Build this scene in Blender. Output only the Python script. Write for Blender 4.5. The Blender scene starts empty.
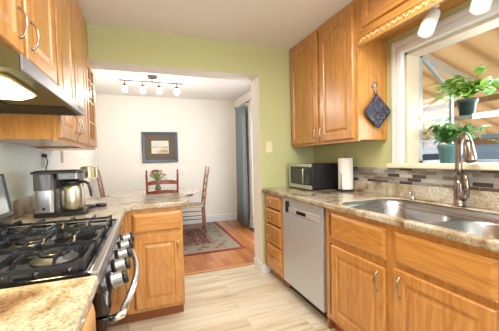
import bpy, bmesh, math, random
from mathutils import Vector, Matrix
PI = math.pi
random.seed(7)
C = bpy.context.scene.collection
# ------------------------------------------------------------------ camera
H, YAW, PITCH, ROLL, FPX, SX, SY = 1.2259, .3444, -.0368, -.0244, 274.1, -5.59, 3.57
cam_d = bpy.data.cameras.new('camera'); cam = bpy.data.objects.new('camera', cam_d); C.objects.link(cam)
r = Vector((math.cos(YAW), -math.sin(YAW), 0)); fw = Vector((math.sin(YAW), math.cos(YAW), 0)); up = Vector((0, 0, 1))
f2 = fw * math.cos(PITCH) + up * math.sin(PITCH); u2 = up * math.cos(PITCH) - fw * math.sin(PITCH)
r3 = r * math.cos(ROLL) + u2 * math.sin(ROLL); u3 = u2 * math.cos(ROLL) - r * math.sin(ROLL)
M = Matrix((r3, u3, -f2)).transposed().to_4x4(); M.translation = (0, 0, H)
cam.matrix_world = M
cam_d.sensor_width = 36; cam_d.lens = FPX * 36 / 499
cam_d.shift_x = -SX / 499; cam_d.shift_y = SY / 499; cam_d.clip_start = .02
bpy.context.scene.camera = cam
# ------------------------------------------------------------------ world, sun, big lights, exposure
S = bpy.context.scene
S.view_settings.view_transform = 'Standard'; S.view_settings.look = 'None'
S.view_settings.gamma = 1; S.view_settings.use_curve_mapping = False
S.view_settings.exposure = 0.35
W = bpy.data.worlds.new('world'); S.world = W; W.use_nodes = True
wn = W.node_tree.nodes; wl = W.node_tree.links
sky = wn.new('ShaderNodeTexSky'); sky.sky_type = 'HOSEK_WILKIE'; sky.turbidity = 4
sky.sun_direction = Vector((.5, -.3, .8)).normalized()
mixc = wn.new('ShaderNodeMixRGB'); mixc.inputs[0].default_value = .55; mixc.inputs[2].default_value = (.82, .92, 1.0, 1)
wl.new(sky.outputs[0], mixc.inputs[1]); wl.new(mixc.outputs[0], wn['Background'].inputs[0])
wn['Background'].inputs[1].default_value = .8

def area(name, loc, direction, sx, sy, power, col=(1, 1, 1)):
    l = bpy.data.lights.new(name, 'AREA'); l.shape = 'RECTANGLE'; l.size = sx; l.size_y = sy; l.energy = power; l.color = col
    o = bpy.data.objects.new(name, l); C.objects.link(o); o.location = loc
    o.rotation_euler = Vector(direction).to_track_quat('-Z', 'Y').to_euler(); return o
sun_d = bpy.data.lights.new('sun', 'SUN'); sun_d.energy = 4.0; sun_d.angle = .02; sun_d.color = (1, .95, .86)
sun = bpy.data.objects.new('sun', sun_d); C.objects.link(sun)
sun.rotation_euler = Vector((.38, .35, -.85)).to_track_quat('-Z', 'Y').to_euler()
area('kitchen_added_fill', (.75, .75, 2.29), (0, 0, -1), 1.1, 1.1, 36, (1, .95, .87))  # fill light added out of view to brighten the kitchen
area('kitchen_added_rear_fill', (.5, -1.9, 1.5), (0, 1, .05), 1.9, 1.3, 46, (.93, .97, 1))  # fill light added behind the camera, in front of the added back window
area('dining_door_daylight', (1.69, 3.75, 1.1), (-1, .15, 0), 1.2, 1.9, 20, (.93, .97, 1))
area('garden_window_daylight', (2.34, .83, 1.48), (-1, .2, .12), 1.25, .5, 16, (.88, .95, 1))

# ------------------------------------------------------------------ materials
def new_mat(name):
    m = bpy.data.materials.new(name); m.use_nodes = True
    return m, m.node_tree.nodes, m.node_tree.links, m.node_tree.nodes['Principled BSDF']
def plain(name, col, rough=.5, metal=0., **kw):
    m, n, l, b = new_mat(name)
    b.inputs['Base Color'].default_value = (*col, 1); b.inputs['Roughness'].default_value = rough; b.inputs['Metallic'].default_value = metal
    # a faint procedural variation so no surface is perfectly even
    nz = n.new('ShaderNodeTexNoise'); nz.inputs['Scale'].default_value = kw.pop('vs', 6.)
    hs = n.new('ShaderNodeHueSaturation'); mr = n.new('ShaderNodeMapRange'); v = kw.pop('var', .05)
    mr.inputs[3].default_value = 1 - v; mr.inputs[4].default_value = 1 + v
    tc = n.new('ShaderNodeTexCoord'); l.new(tc.outputs['Object'], nz.inputs[0])
    hs.inputs['Color'].default_value = (*col, 1); l.new(nz.outputs[0], mr.inputs[0]); l.new(mr.outputs[0], hs.inputs['Value']); l.new(hs.outputs[0], b.inputs['Base Color'])
    for k, val in kw.items(): b.inputs[k].default_value = val
    return m
def emis(name, col, strength):
    m, n, l, b = new_mat(name)
    b.inputs['Base Color'].default_value = (*col, 1); b.inputs['Emission Color'].default_value = (*col, 1); b.inputs['Emission Strength'].default_value = strength
    return m
def ramp(n, stops):
    cr = n.new('ShaderNodeValToRGB'); e = cr.color_ramp.elements
    while len(e) < len(stops): e.new(.5)
    for i, (p, c) in enumerate(stops): e[i].position = p; e[i].color = (*c, 1)
    return cr
def coords(n, l, scale=(1, 1, 1), rot=(0, 0, 0)):
    tc = n.new('ShaderNodeTexCoord'); mp = n.new('ShaderNodeMapping'); mp.inputs['Scale'].default_value = scale; mp.inputs['Rotation'].default_value = rot
    l.new(tc.outputs['Object'], mp.inputs[0]); return mp
def swizzle(n, l, order, src=None):
    if src is None: src = n.new('ShaderNodeTexCoord').outputs['Object']
    s = n.new('ShaderNodeSeparateXYZ'); c = n.new('ShaderNodeCombineXYZ'); l.new(src, s.inputs[0])
    for i, k in enumerate(order): l.new(s.outputs['XYZ'.index(k)], c.inputs[i])
    return c.outputs[0]
def oak(name, axis, light=(.58, .275, .064), dark=(.40, .155, .028), rough=.33):
    m, n, l, b = new_mat(name)
    sc = [34, 34, 34]; sc['xyz'.index(axis)] = 1.6
    mp = coords(n, l, sc)
    nz = n.new('ShaderNodeTexNoise'); nz.inputs['Scale'].default_value = 1.; nz.inputs['Detail'].default_value = 6; nz.inputs['Roughness'].default_value = .62
    l.new(mp.outputs[0], nz.inputs[0])
    sc2 = [7, 7, 7]; sc2['xyz'.index(axis)] = .9
    mp2 = coords(n, l, sc2); n2 = n.new('ShaderNodeTexNoise'); n2.inputs['Scale'].default_value = 1.; n2.inputs['Distortion'].default_value = 1.2; l.new(mp2.outputs[0], n2.inputs[0])
    wv = n.new('ShaderNodeMath'); wv.operation = 'PINGPONG'; ml = n.new('ShaderNodeMath'); ml.operation = 'MULTIPLY'; ml.inputs[1].default_value = 9
    l.new(n2.outputs[0], ml.inputs[0]); l.new(ml.outputs[0], wv.inputs[0]); wv.inputs[1].default_value = .5
    mx = n.new('ShaderNodeMath'); mx.operation = 'MULTIPLY_ADD'; mx.inputs[1].default_value = .55
    l.new(wv.outputs[0], mx.inputs[0]); l.new(nz.outputs[0], mx.inputs[2])
    cr = ramp(n, [(.34, dark), (.56, tuple(.5 * (a + c) for a, c in zip(light, dark))), (.80, light)])
    l.new(mx.outputs[0], cr.inputs[0]); l.new(cr.outputs[0], b.inputs['Base Color'])
    b.inputs['Roughness'].default_value = rough; b.inputs['Coat Weight'].default_value = .7; b.inputs['Coat Roughness'].default_value = .26
    bp = n.new('ShaderNodeBump'); bp.inputs['Strength'].default_value = .06; l.new(nz.outputs[0], bp.inputs['Height']); l.new(bp.outputs[0], b.inputs['Normal'])
    return m
def granite(name):
    m, n, l, b = new_mat(name)
    mp = coords(n, l)
    a = n.new('ShaderNodeTexNoise'); a.inputs['Scale'].default_value = 7; a.inputs['Detail'].default_value = 5; a.inputs['Distortion'].default_value = .8; l.new(mp.outputs[0], a.inputs[0])
    c1 = ramp(n, [(.30, (.20, .12, .07)), (.40, (.36, .28, .18)), (.50, (.49, .43, .33)), (.66, (.57, .54, .47))]); l.new(a.outputs[0], c1.inputs[0])
    s = n.new('ShaderNodeTexNoise'); s.inputs['Scale'].default_value = 120; s.inputs['Detail'].default_value = 3; l.new(mp.outputs[0], s.inputs[0])
    c2 = ramp(n, [(.33, (.14, .11, .09)), (.43, (.66, .58, .46)), (.55, (1, 1, 1))]); l.new(s.outputs[0], c2.inputs[0])
    mx = n.new('ShaderNodeMixRGB'); mx.blend_type = 'MULTIPLY'; mx.inputs[0].default_value = .6; l.new(c1.outputs[0], mx.inputs[1]); l.new(c2.outputs[0], mx.inputs[2])
    l.new(mx.outputs[0], b.inputs['Base Color']); b.inputs['Roughness'].default_value = .14; b.inputs['Specular IOR Level'].default_value = .6
    return m
def brick(name, order, bw, rh, mort, stops, mortar, rough, offset=.5, grain=None, sat=None, scale_n=(2, 30, 1), gstr=.3, off=(0, 0, 0)):
    """rows of planks / tiles; a per-tile random value drives a colour ramp"""
    m, n, l, b = new_mat(name)
    v = swizzle(n, l, order)
    br = n.new('ShaderNodeTexBrick'); br.inputs['Scale'].default_value = 1; br.inputs['Brick Width'].default_value = bw; br.inputs['Row Height'].default_value = rh
    br.inputs['Mortar Size'].default_value = mort; br.inputs['Mortar Smooth'].default_value = .1; br.offset = offset
    br.inputs['Color1'].default_value = (0, 0, 0, 1); br.inputs['Color2'].default_value = (1, 1, 1, 1); br.inputs['Mortar'].default_value = (.5, .5, .5, 1)
    l.new(v, br.inputs[0])
    gm = n.new('ShaderNodeMapping'); gm.inputs['Scale'].default_value = scale_n; l.new(v, gm.inputs[0])
    add = n.new('ShaderNodeVectorMath'); add.operation = 'MULTIPLY_ADD'; add.inputs[1].default_value = (37, 91, 17); l.new(br.outputs[0], add.inputs[0]); l.new(gm.outputs[0], add.inputs[2])
    g = n.new('ShaderNodeTexNoise'); g.inputs['Scale'].default_value = 1; g.inputs['Detail'].default_value = 5; g.inputs['Distortion'].default_value = .6; l.new(add.outputs[0], g.inputs[0])
    mixv = n.new('ShaderNodeMixRGB'); mixv.inputs[0].default_value = gstr; l.new(br.outputs[0], mixv.inputs[1]); l.new(g.outputs[0], mixv.inputs[2])
    cr = ramp(n, stops); l.new(mixv.outputs[0], cr.inputs[0])
    mm = n.new('ShaderNodeMixRGB'); l.new(br.outputs['Fac'], mm.inputs[0]); l.new(cr.outputs[0], mm.inputs[1]); mm.inputs[2].default_value = (*mortar, 1)
    l.new(mm.outputs[0], b.inputs['Base Color']); b.inputs['Roughness'].default_value = rough
    bp = n.new('ShaderNodeBump'); bp.inputs['Strength'].default_value = .25; bp.inputs['Distance'].default_value = .003; bp.invert = True; l.new(br.outputs['Fac'], bp.inputs['Height']); l.new(bp.outputs[0], b.inputs['Normal'])
    return m
def glassy(name, col=(1, 1, 1), rough=0., alpha=.12):
    m, n, l, b = new_mat(name)
    tr = n.new('ShaderNodeBsdfTransparent'); tr.inputs[0].default_value = (*col, 1)
    gl = n.new('ShaderNodeBsdfGlossy'); gl.inputs['Roughness'].default_value = rough
    lw = n.new('ShaderNodeLayerWeight'); lw.inputs[0].default_value = .5; pw = n.new('ShaderNodeMath'); pw.operation = 'POWER'; pw.inputs[1].default_value = 4
    ma = n.new('ShaderNodeMath'); ma.operation = 'MULTIPLY_ADD'; ma.inputs[1].default_value = .5; ma.inputs[2].default_value = .03
    l.new(lw.outputs['Facing'], pw.inputs[0]); l.new(pw.outputs[0], ma.inputs[0])
    mx = n.new('ShaderNodeMixShader'); l.new(ma.outputs[0], mx.inputs[0]); l.new(tr.outputs[0], mx.inputs[1]); l.new(gl.outputs[0], mx.inputs[2])
    l.new(mx.outputs[0], n['Material Output'].inputs[0]); return m

OV = oak('oak_upright_grain', 'z'); OY = oak('oak_grain_lengthwise', 'y'); OX = oak('oak_grain_crosswise', 'x')
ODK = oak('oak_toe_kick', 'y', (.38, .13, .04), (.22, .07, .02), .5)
GR = granite('speckled_granite')
GREEN = plain('green_wall_paint', (.53, .545, .28), .75, var=.02)
WHITE = plain('white_wall_paint', (.82, .79, .74), .8, var=.015)
WHITEK = plain('pale_blue_white_wall_paint', (.74, .82, .82), .7, var=.02)
CEIL = plain('ceiling_paint', (.80, .77, .74), .9, var=.015)
TRIM = plain('white_trim_paint', (.76, .79, .80), .35, var=.01)
SILLM = plain('cream_stone_sill', (.78, .68, .50), .25, var=.06, vs=12)
STEEL = plain('brushed_stainless_steel', (.62, .63, .64), .3, 1., var=.05, vs=3)
DWST = plain('satin_stainless_panel', (.62, .66, .72), .42, .6, var=.03, vs=2)
SINKM = plain('satin_sink_steel', (.40, .41, .43), .27, 1.)
CHROME = plain('polished_chrome', (.75, .75, .76), .08, 1.)
NICKEL = plain('brushed_nickel', (.42, .38, .33), .26, 1.)
BRONZE = plain('dark_brushed_faucet_metal', (.30, .24, .20), .18, 1.)
BLACK = plain('black_plastic', (.012, .012, .014), .3)
GLOSSB = plain('glossy_black_glass', (.008, .008, .01), .04, 0., **{'Specular IOR Level': .8})
IRON = plain('cast_iron_grate', (.008, .010, .016), .26, 0., **{'Specular IOR Level': .5})
ENAMEL = plain('black_enamel', (.006, .0065, .009), .10, **{'Specular IOR Level': .3})
ALU = plain('aluminium_frame', (.55, .58, .60), .35, .6)
WPL = plain('white_plastic', (.62, .60, .56), .4)
IVORY = plain('ivory_plastic', (.78, .70, .50), .4)
PAPER = plain('paper_towel', (.86, .84, .80), .9, var=.03, vs=60)
CHERRY = oak('cherry_stained_wood', 'z', (.30, .055, .018), (.12, .02, .008), .3)
WALNUT = oak('brown_stained_wood', 'z', (.34, .16, .08), (.16, .07, .035), .35)
RUSH = oak('woven_rush', 'x', (.60, .48, .30), (.35, .26, .15), .8)
TABLEM = oak('pale_oak_table', 'x', (.60, .50, .42), (.46, .36, .29), .22)
TILE = brick('wood_look_tile', 'XYZ', 1.1, .15, .0010, [(.22, (.40, .29, .17)), (.40, (.60, .50, .36)), (.55, (.70, .63, .50)), (.8, (.78, .74, .66))], (.58, .50, .39), .22, .37, scale_n=(1.8, 24, 1), gstr=.82)
WOODF = brick('honey_wood_floor', 'YXZ', .9, .083, .0012, [(.1, (.26, .08, .025)), (.5, (.42, .15, .045)), (.9, (.54, .23, .08))], (.16, .05, .02), .2, .41, scale_n=(2.5, 40, 1), gstr=.45)
MOSA = brick('slate_mosaic', 'YZX', .105, .0265, .0012, [(.22, (.05, .03, .025)), (.36, (.15, .11, .09)), (.5, (.27, .24, .20)), (.65, (.20, .22, .23)), (.85, (.45, .42, .35))], (.30, .27, .22), .4, .37, scale_n=(14, 60, 1), gstr=.25)
CURT = plain('blue_grey_curtain', (.24, .29, .31), .85, var=.1, vs=20)
LEAF1 = plain('round_leaf_green', (.30, .52, .09), .4, var=.35, vs=30)
LEAF2 = plain('narrow_leaf_green', (.10, .27, .07), .4, var=.35, vs=30)
STEMM = plain('plant_stem', (.22, .32, .08), .6)
POTB = plain('blue_green_pot', (.07, .17, .17), .35)
POTD = plain('dark_pot', (.02, .035, .04), .3)
SOIL = plain('potting_soil', (.04, .025, .015), .95)
GLASS = glassy('window_glass'); SHELFG = glassy('shelf_glass', (.85, .95, .92))
SMOKE = plain('smoked_tank_plastic', (.10, .10, .11), .1)

# ------------------------------------------------------------------ mesh helpers
LOC = {}
def finish(bm, name, mat, parent=None, world=True, smooth=False, bevel=0., mats=None):
    me = bpy.data.meshes.new(name)
    if parent is not None and world:
        bmesh.ops.transform(bm, matrix=LOC[parent.name].inverted(), verts=bm.verts)
    bmesh.ops.recalc_face_normals(bm, faces=bm.faces)
    if smooth:
        for f in bm.faces: f.smooth = True
    bm.to_mesh(me); bm.free()
    for m in (mats or [mat]): me.materials.append(m)
    o = bpy.data.objects.new(name, me); C.objects.link(o)
    if parent is not None: o.parent = parent
    if bevel:
        b = o.modifiers.new('bevel', 'BEVEL'); b.width = bevel; b.segments = 2; b.limit_method = 'ANGLE'; b.angle_limit = .7
    if smooth:
        try: me.shade_smooth_by_angle = True
        except Exception: pass
    return o
def tag(o, label=None, cat=None, group=None):
    if label: o['label'] = label
    if cat: o['category'] = cat
    if group: o['group'] = group
    return o
def thing(name, label, cat, loc=(0, 0, 0), rz=0, group=None):
    o = bpy.data.objects.new(name, None); C.objects.link(o); o.empty_display_size = .05
    o.location = loc; o.rotation_euler = (0, 0, rz)
    LOC[o.name] = Matrix.Translation(loc) @ Matrix.Rotation(rz, 4, 'Z')
    return tag(o, label, cat, group)
def sub(bm, name, mat, partobj, thingobj, **k):
    """sub-part: parented to a part whose own transform is identity within its thing"""
    o = finish(bm, name, mat, thingobj, **k); o.parent = partobj; return o
def struct(bm, name, mat, parent=None, **k):
    o = finish(bm, name, mat, **k)
    if parent is not None: o.parent = parent
    else: o['kind'] = 'structure'
    return o
def BM(): return bmesh.new()
def box(bm, x0, x1, y0, y1, z0, z1, mi=0):
    vs = [bm.verts.new((x, y, z)) for x in (x0, x1) for y in (y0, y1) for z in (z0, z1)]
    for q in ((0, 1, 3, 2), (4, 6, 7, 5), (0, 4, 5, 1), (2, 3, 7, 6), (0, 2, 6, 4), (1, 5, 7, 3)):
        f = bm.faces.new([vs[i] for i in q]); f.material_index = mi
    return bm
def lathe(bm, prof, c=(0, 0, 0), n=24, axis='z', mat=None):
    rows = []
    for (rr, z) in prof:
        row = []
        for i in range(n):
            a = 2 * PI * i / n; v = Vector((rr * math.cos(a), rr * math.sin(a), z))
            if axis == 'x': v = Vector((v.z, v.x, v.y))
            if axis == 'y': v = Vector((v.y, v.z, v.x))
            if mat is not None: v = mat @ v
            row.append(bm.verts.new(v + Vector(c)))
        rows.append(row)
    for a, b in zip(rows, rows[1:]):
        for i in range(n): bm.faces.new((a[i], a[(i + 1) % n], b[(i + 1) % n], b[i]))
    for row in (rows[0], rows[-1]): bm.faces.new(row)
    return bm
def tube(bm, pts, rad, n=10, flat=1.):
    pts = [Vector(p) for p in pts]; rads = rad if isinstance(rad, (list, tuple)) else [rad] * len(pts)
    rows = []; ref = None
    for i, p in enumerate(pts):
        t = (pts[min(i + 1, len(pts) - 1)] - pts[max(i - 1, 0)]).normalized()
        if ref is None: ref = t.orthogonal().normalized()
        ref = (ref - t * ref.dot(t)).normalized(); bb = t.cross(ref)
        rows.append([bm.verts.new(p + (ref * math.cos(2 * PI * k / n) + bb * math.sin(2 * PI * k / n) * flat) * rads[i]) for k in range(n)])
    for a, b in zip(rows, rows[1:]):
        for i in range(n): bm.faces.new((a[i], a[(i + 1) % n], b[(i + 1) % n], b[i]))
    bm.faces.new(rows[0]); bm.faces.new(rows[-1]); return bm
def bez(p0, p1, p2, p3, n=12):
    p0, p1, p2, p3 = map(Vector, (p0, p1, p2, p3)); o = []
    for i in range(n + 1):
        t = i / n; o.append(p0 * (1 - t) ** 3 + p1 * 3 * t * (1 - t) ** 2 + p2 * 3 * t * t * (1 - t) + p3 * t ** 3)
    return o
def loft(bm, loops, cap0=True, cap1=True):
    rows = [[bm.verts.new(p) for p in lp] for lp in loops]; n = len(rows[0])
    for a, b in zip(rows, rows[1:]):
        for i in range(n): bm.faces.new((a[i], a[(i + 1) % n], b[(i + 1) % n], b[i]))
    if cap0: bm.faces.new(rows[0])
    if cap1: bm.faces.new(rows[-1])
    return rows
def rrect(x0, x1, y0, y1, rad, z, n=6):
    o = []
    for cx, cy, a0 in ((x1 - rad, y1 - rad, 0), (x0 + rad, y1 - rad, PI / 2), (x0 + rad, y0 + rad, PI), (x1 - rad, y0 + rad, 1.5 * PI)):
        for i in range(n + 1):
            a = a0 + PI / 2 * i / n; o.append((cx + rad * math.cos(a), cy + rad * math.sin(a), z))
    return o
def slab(outer, holes, z0, z1):
    bm = BM(); es = []
    for lp in [outer] + holes:
        vs = [bm.verts.new((p[0], p[1], z1)) for p in lp]
        es += [bm.edges.new((vs[i], vs[(i + 1) % len(vs)])) for i in range(len(vs))]
    bmesh.ops.triangle_fill(bm, use_beauty=True, use_dissolve=False, edges=es)
    ex = bmesh.ops.extrude_face_region(bm, geom=bm.faces[:])
    for g in ex['geom']:
        if isinstance(g, bmesh.types.BMVert): g.co.z = z0
    return bm
# frames: (u right, v up, w outward) of a cabinet front
def FR(x): return Matrix(((0, 0, -1, x), (-1, 0, 0, 0), (0, 1, 0, 0), (0, 0, 0, 1)))      # faces -x ; u = -y
def FL(x): return Matrix(((0, 0, 1, x), (1, 0, 0, 0), (0, 1, 0, 0), (0, 0, 0, 1)))        # faces +x ; u = +y
def FP(y): return Matrix(((1, 0, 0, 0), (0, 0, -1, y), (0, 1, 0, 0), (0, 0, 0, 1)))       # faces -y ; u = +x
def panel_door(F, u0, u1, v0, v1, t=.02, fr=.055, arch=0., flat=False, hollow=False):
    """a slab with eased edges and a raised centre panel, arched at the top when asked"""
    K = 10; bm = BM()
    def ring(iu, iv, w, a=0., top=None):
        L = []; a0, a1, b0, b1 = u0 + iu, u1 - iu, v0 + iv, v1 - (iv if top is None else top)
        L.append((a0, b0, w)); L.append((a1, b0, w))
        for i in range(K + 1):
            s = i / K; L.append((a1 + (a0 - a1) * s, b1 - a + a * (math.sin(PI * min(1, max(0, (s - .12) / .76))) ** .8 if a else 0), w))
        return [F @ Vector(p) for p in L]
    e = .005
    loops = [ring(0, 0, 0), ring(0, 0, t - e), ring(e, e, t)]
    if not flat:
        top = fr + (.0 if arch else 0)
        loops += [ring(fr, fr, t, arch, top), ring(fr + .005, fr + .005, t - .009, arch, top + .005)]
        if hollow:
            loops += [ring(fr + .005, fr + .005, 0, arch, top + .005)]
            rows = loft(bm, loops, False, False)
            a, b = rows[0], rows[-1]
            for i in range(len(a)): bm.faces.new((a[i], a[(i + 1) % len(a)], b[(i + 1) % len(b)], b[i]))
            return bm
        loops += [ring(fr + .018, fr + .018, t - .009, arch, top + .018), ring(fr + .036, fr + .036, t - .002, arch * .95, top + .036)]
    else:
        loops = [ring(0, 0, 0), ring(0, 0, t - .009), ring(.006, .006, t - .005), ring(.018, .018, t)]
    loft(bm, loops); return bm
def pull(F, u, v0, v1, w):
    """arched nickel pull with flared feet, upright"""
    bm = BM(); m = (v0 + v1) / 2; h = (v1 - v0) / 2
    pts = [F @ Vector((u, m + h * a, w + b)) for a, b in ((1.12, .002), (1.0, .004), (.93, .011), (.7, .019), (.35, .023), (0, .024), (-.35, .023), (-.7, .019), (-.93, .011), (-1.0, .004), (-1.12, .002))]
    tube(bm, pts, [.003, .0062, .0042, .004, .0048, .0052, .0048, .004, .0042, .0062, .003], 8)
    return bm
def knobm(F, u, v, w):
    bm = BM(); R = F.to_3x3(); lathe(bm, [(.006, 0), (.005, .012), (.014, .016), (.016, .022), (.010, .028), (.001, .03)], F @ Vector((u, v, w)), 14, mat=R); return bm
def fbox(bm, F, u0, u1, v0, v1, w0, w1):
    n0 = len(bm.verts); b = BM(); box(b, u0, u1, v0, v1, w0, w1); 
    for v in b.verts: v.co = F @ v.co
    me = bpy.data.meshes.new('tmp'); b.to_mesh(me); b.free(); bm.from_mesh(me); bpy.data.meshes.remove(me); return bm

# ------------------------------------------------------------------ dimensions
XL, XR, YW, ZC = -.7475, 1.80, 2.655, 2.393
YF, XD, YT = 5.27, 1.73, 2.88        # dining far wall, dining right wall, far face of the partition
XC, XF = 1.144, 1.174                # right countertop edge, right face frame
YB = -2.1
# ------------------------------------------------------------------ shell
b = BM(); box(b, XL - .12, XR + .12, YB - .12, 2.95, -.1, 0); struct(b, 'floor', TILE)
b = BM(); box(b, XL - .12, XR + .12, 2.952, YF + .12, -.1, 0); struct(b, 'floor', WOODF)
b = BM(); box(b, XL - .12, XR + .12, YB - .12, YF + .12, ZC, ZC + .1); struct(b, 'ceiling', CEIL)
b = BM(); box(b, XL - .12, XL, YB, YT, 0, ZC); struct(b, 'wall_left', WHITEK)
b = BM(); box(b, XL - .12, XL, YT, YF, 0, ZC); struct(b, 'wall_dining_left', WHITE)
b = BM(); box(b, XL - .12, XR + .12, YF, YF + .12, 0, ZC); struct(b, 'wall_dining_far', WHITE)
WY0, WY1, WZ0, WZ1 = .15, 1.50, 1.13, 1.965       # window opening in the right wall
b = BM(); box(b, XR, XR + .12, WY1, YT, 0, ZC); box(b, XR, XR + .12, YB, WY0, 0, ZC); box(b, XR, XR + .12, WY0, WY1, 0, WZ0); box(b, XR, XR + .12, WY0, WY1, WZ1, ZC)
struct(b, 'wall_right', GREEN)
b = BM(); box(b, 1.142, XR, YW, YT, 0, ZC); box(b, XL, 1.142, YW, YT, 2.092, ZC)
b.faces.ensure_lookup_table()
for f in b.faces:
    f.normal_update()
    c = f.calc_center_median(); f.material_index = 0 if abs(c.y - YW) < .001 else 1
struct(b, 'wall_partition', GREEN, mats=[GREEN, WHITE])
DY0, DY1 = 3.05, 4.42
b = BM(); box(b, XD, XR + .12, DY1, YF, 0, ZC); box(b, XD, XR + .12, YT, DY0, 0, ZC); box(b, XD, XR + .12, DY0, DY1, 2.06, ZC)
struct(b, 'wall_dining_right', WHITE)
b = BM(); box(b, XL, -.45, YB - .12, YB, 0, ZC); box(b, 1.45, XR, YB - .12, YB, 0, ZC); box(b, -.45, 1.45, YB - .12, YB, 0, .85); box(b, -.45, 1.45, YB - .12, YB, 2.15, ZC)
struct(b, 'wall_back', GREEN)
b = BM(); box(b, XL, XD, YF - .014, YF, 0, .135); struct(b, 'baseboard_far', TRIM, bevel=.004)
b = BM(); box(b, XD - .014, XD, DY1 + .08, YF - .015, 0, .135); struct(b, 'baseboard_right', TRIM, bevel=.004)
b = BM(); box(b, 1.128, 1.142, YW, YT, 0, .10); struct(b, 'baseboard_partition', TRIM, bevel=.003)
b = BM(); box(b, 1.13, 1.225, YW - .012, YW, 0, .09); struct(b, 'baseboard_green', TRIM, bevel=.003)
b = BM(); box(b, -.7, 1.14, 2.925, 2.975, .0, .006); struct(b, 'trim_threshold', OX)
# unseen back window, added to let fill light in behind the camera
w = bpy.data.objects.new('window_added', None); C.objects.link(w); w['kind'] = 'structure'
b = BM()
for a in ((-.45, -.40, .85, 2.15), (1.40, 1.45, .85, 2.15), (-.40, 1.40, .85, .90), (-.40, 1.40, 2.10, 2.15), (.48, .52, .90, 2.10)): box(b, a[0], a[1], YB - .09, YB - .03, a[2], a[3])
struct(b, 'window_frame', TRIM, w)
b = BM(); box(b, -.40, 1.40, YB - .065, YB - .06, .90, 2.10); struct(b, 'window_pane', GLASS, w)
# dining glazed door
w = bpy.data.objects.new('door_1', None); C.objects.link(w); w['kind'] = 'structure'
b = BM()
for a in ((DY0, DY0 + .07, 0, 2.06), (DY1 - .07, DY1, 0, 2.06), (DY0 + .07, DY1 - .07, 1.99, 2.06)): box(b, XD - .02, XD + .09, a[0], a[1], a[2], a[3])
struct(b, 'door_frame', TRIM, w, bevel=.004)
b = BM()
for a, c in ((DY0 + .07, 3.735), (3.735, DY1 - .07)):
    for q in ((a, a + .10, .03, 1.99), (c - .10, c, .03, 1.99), (a + .10, c - .10, .03, .25), (a + .10, c - .10, 1.87, 1.99)): box(b, XD + .02, XD + .06, q[0], q[1], q[2], q[3])
struct(b, 'door_leaf', TRIM, w, bevel=.004)
b = BM(); box(b, XD + .036, XD + .042, DY0 + .17, DY1 - .17, .25, 1.87); struct(b, 'door_glass', GLASS, w)
b = BM(); box(b, XD - .06, XD + .1, DY0, DY1, .0, .028); struct(b, 'door_threshold', BLACK, w)

# ------------------------------------------------------------------ garden window
w = bpy.data.objects.new('window_1', None); C.objects.link(w); w['kind'] = 'structure'
ca = .085
b = BM()
for d0, d1, t in ((0, .105, .012), (.012, .040, .022), (.060, .098, .028)):
    box(b, XR - t, XR - .0005, WY1 + ca - d1 + .02, WY1 + ca - d0 + .02, WZ0 + .036, WZ1 + ca - d0 + .02)
    box(b, XR - t, XR - .0005, WY0 - ca, WY1 + ca - d1 + .02, WZ1 + ca - d1 + .02, WZ1 + ca - d0 + .02)
struct(b, 'window_casing', TRIM, w, bevel=.003)
b = BM(); box(b, XR, XR + .12, WY1 - .02, WY1 - .001, WZ0 + .036, WZ1); box(b, XR, XR + .12, WY0, WY1, WZ1 - .02, WZ1 - .001)
struct(b, 'window_jamb', plain('cream_jamb_paint', (.60, .50, .38), .5), w)
b = BM(); box(b, XR - .045, XR + .10, WY0, WY1 + .13, WZ0, WZ0 + .036); struct(b, 'window_sill', SILLM, w, bevel=.008)
GX0, GX1, GZ0, GZ1, GZT = XR + .12, 2.29, WZ0 + .03, 1.72, 1.985
GY0, GY1 = WY0, WY1
b = BM(); f = .022
box(b, GX0, GX1 + .01, GY0 - .02, GY1 + .02, GZ0 - .03, GZ0)                                   # seat board
struct(b, 'window_seat', TRIM, w)
b = BM()
for y0 in (GY0, GY1 - f):
    box(b, GX0, GX0 + .03, y0, y0 + f, GZ0, GZT); box(b, GX1 - f, GX1, y0, y0 + f, GZ0, GZ1); box(b, GX0, GX1, y0, y0 + f, GZ0, GZ0 + f)
    loft(b, [[(GX0, y0, GZT), (GX0, y0 + f, GZT), (GX0, y0 + f, GZT - .035), (GX0, y0, GZT - .035)], [(GX1, y0, GZ1 + .012), (GX1, y0 + f, GZ1 + .012), (GX1, y0 + f, GZ1 - .022), (GX1, y0, GZ1 - .022)]])
box(b, GX1 - f, GX1, GY0, GY1, GZ1 - .01, GZ1 + .02); box(b, GX1 - f, GX1, GY0, GY1, GZ0, GZ0 + f); box(b, GX0, GX0 + .03, GY0, GY1, GZT - .03, GZT + .01)
for yy in ((GY0 + GY1) / 2,): box(b, GX1 - f, GX1, yy - .011, yy + .011, GZ0, GZ1)
struct(b, 'window_frame', plain('pale_aluminium', (.42, .46, .48), .4, .3), w)
b = BM(); box(b, GX1 - .013, GX1 - .009, GY0 + f, GY1 - f, GZ0 + f, GZ1 - .01)
loft(b, [[(GX0 + .03, GY0 + f, GZT - .02), (GX0 + .03, GY1 - f, GZT - .02), (GX0 + .03, GY1 - f, GZT - .024), (GX0 + .03, GY0 + f, GZT - .024)], [(GX1 - f, GY0 + f, GZ1 + .008), (GX1 - f, GY1 - f, GZ1 + .008), (GX1 - f, GY1 - f, GZ1 + .004), (GX1 - f, GY0 + f, GZ1 + .004)]])
struct(b, 'window_pane', GLASS, w)
b = BM(); box(b, GX0 + .03, GX1 - f, GY1 - .013, GY1 - .009, GZ0 + f, GZ1 - .02); struct(b, 'window_pane', GLASS, w)
b = BM(); lathe(b, [(.006, -.02), (.012, -.01), (.014, 0), (.012, .012), (.004, .02)], (GX0 + .015, GY1 - .03, 1.50), 10); struct(b, 'window_latch', IVORY, w)
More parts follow.
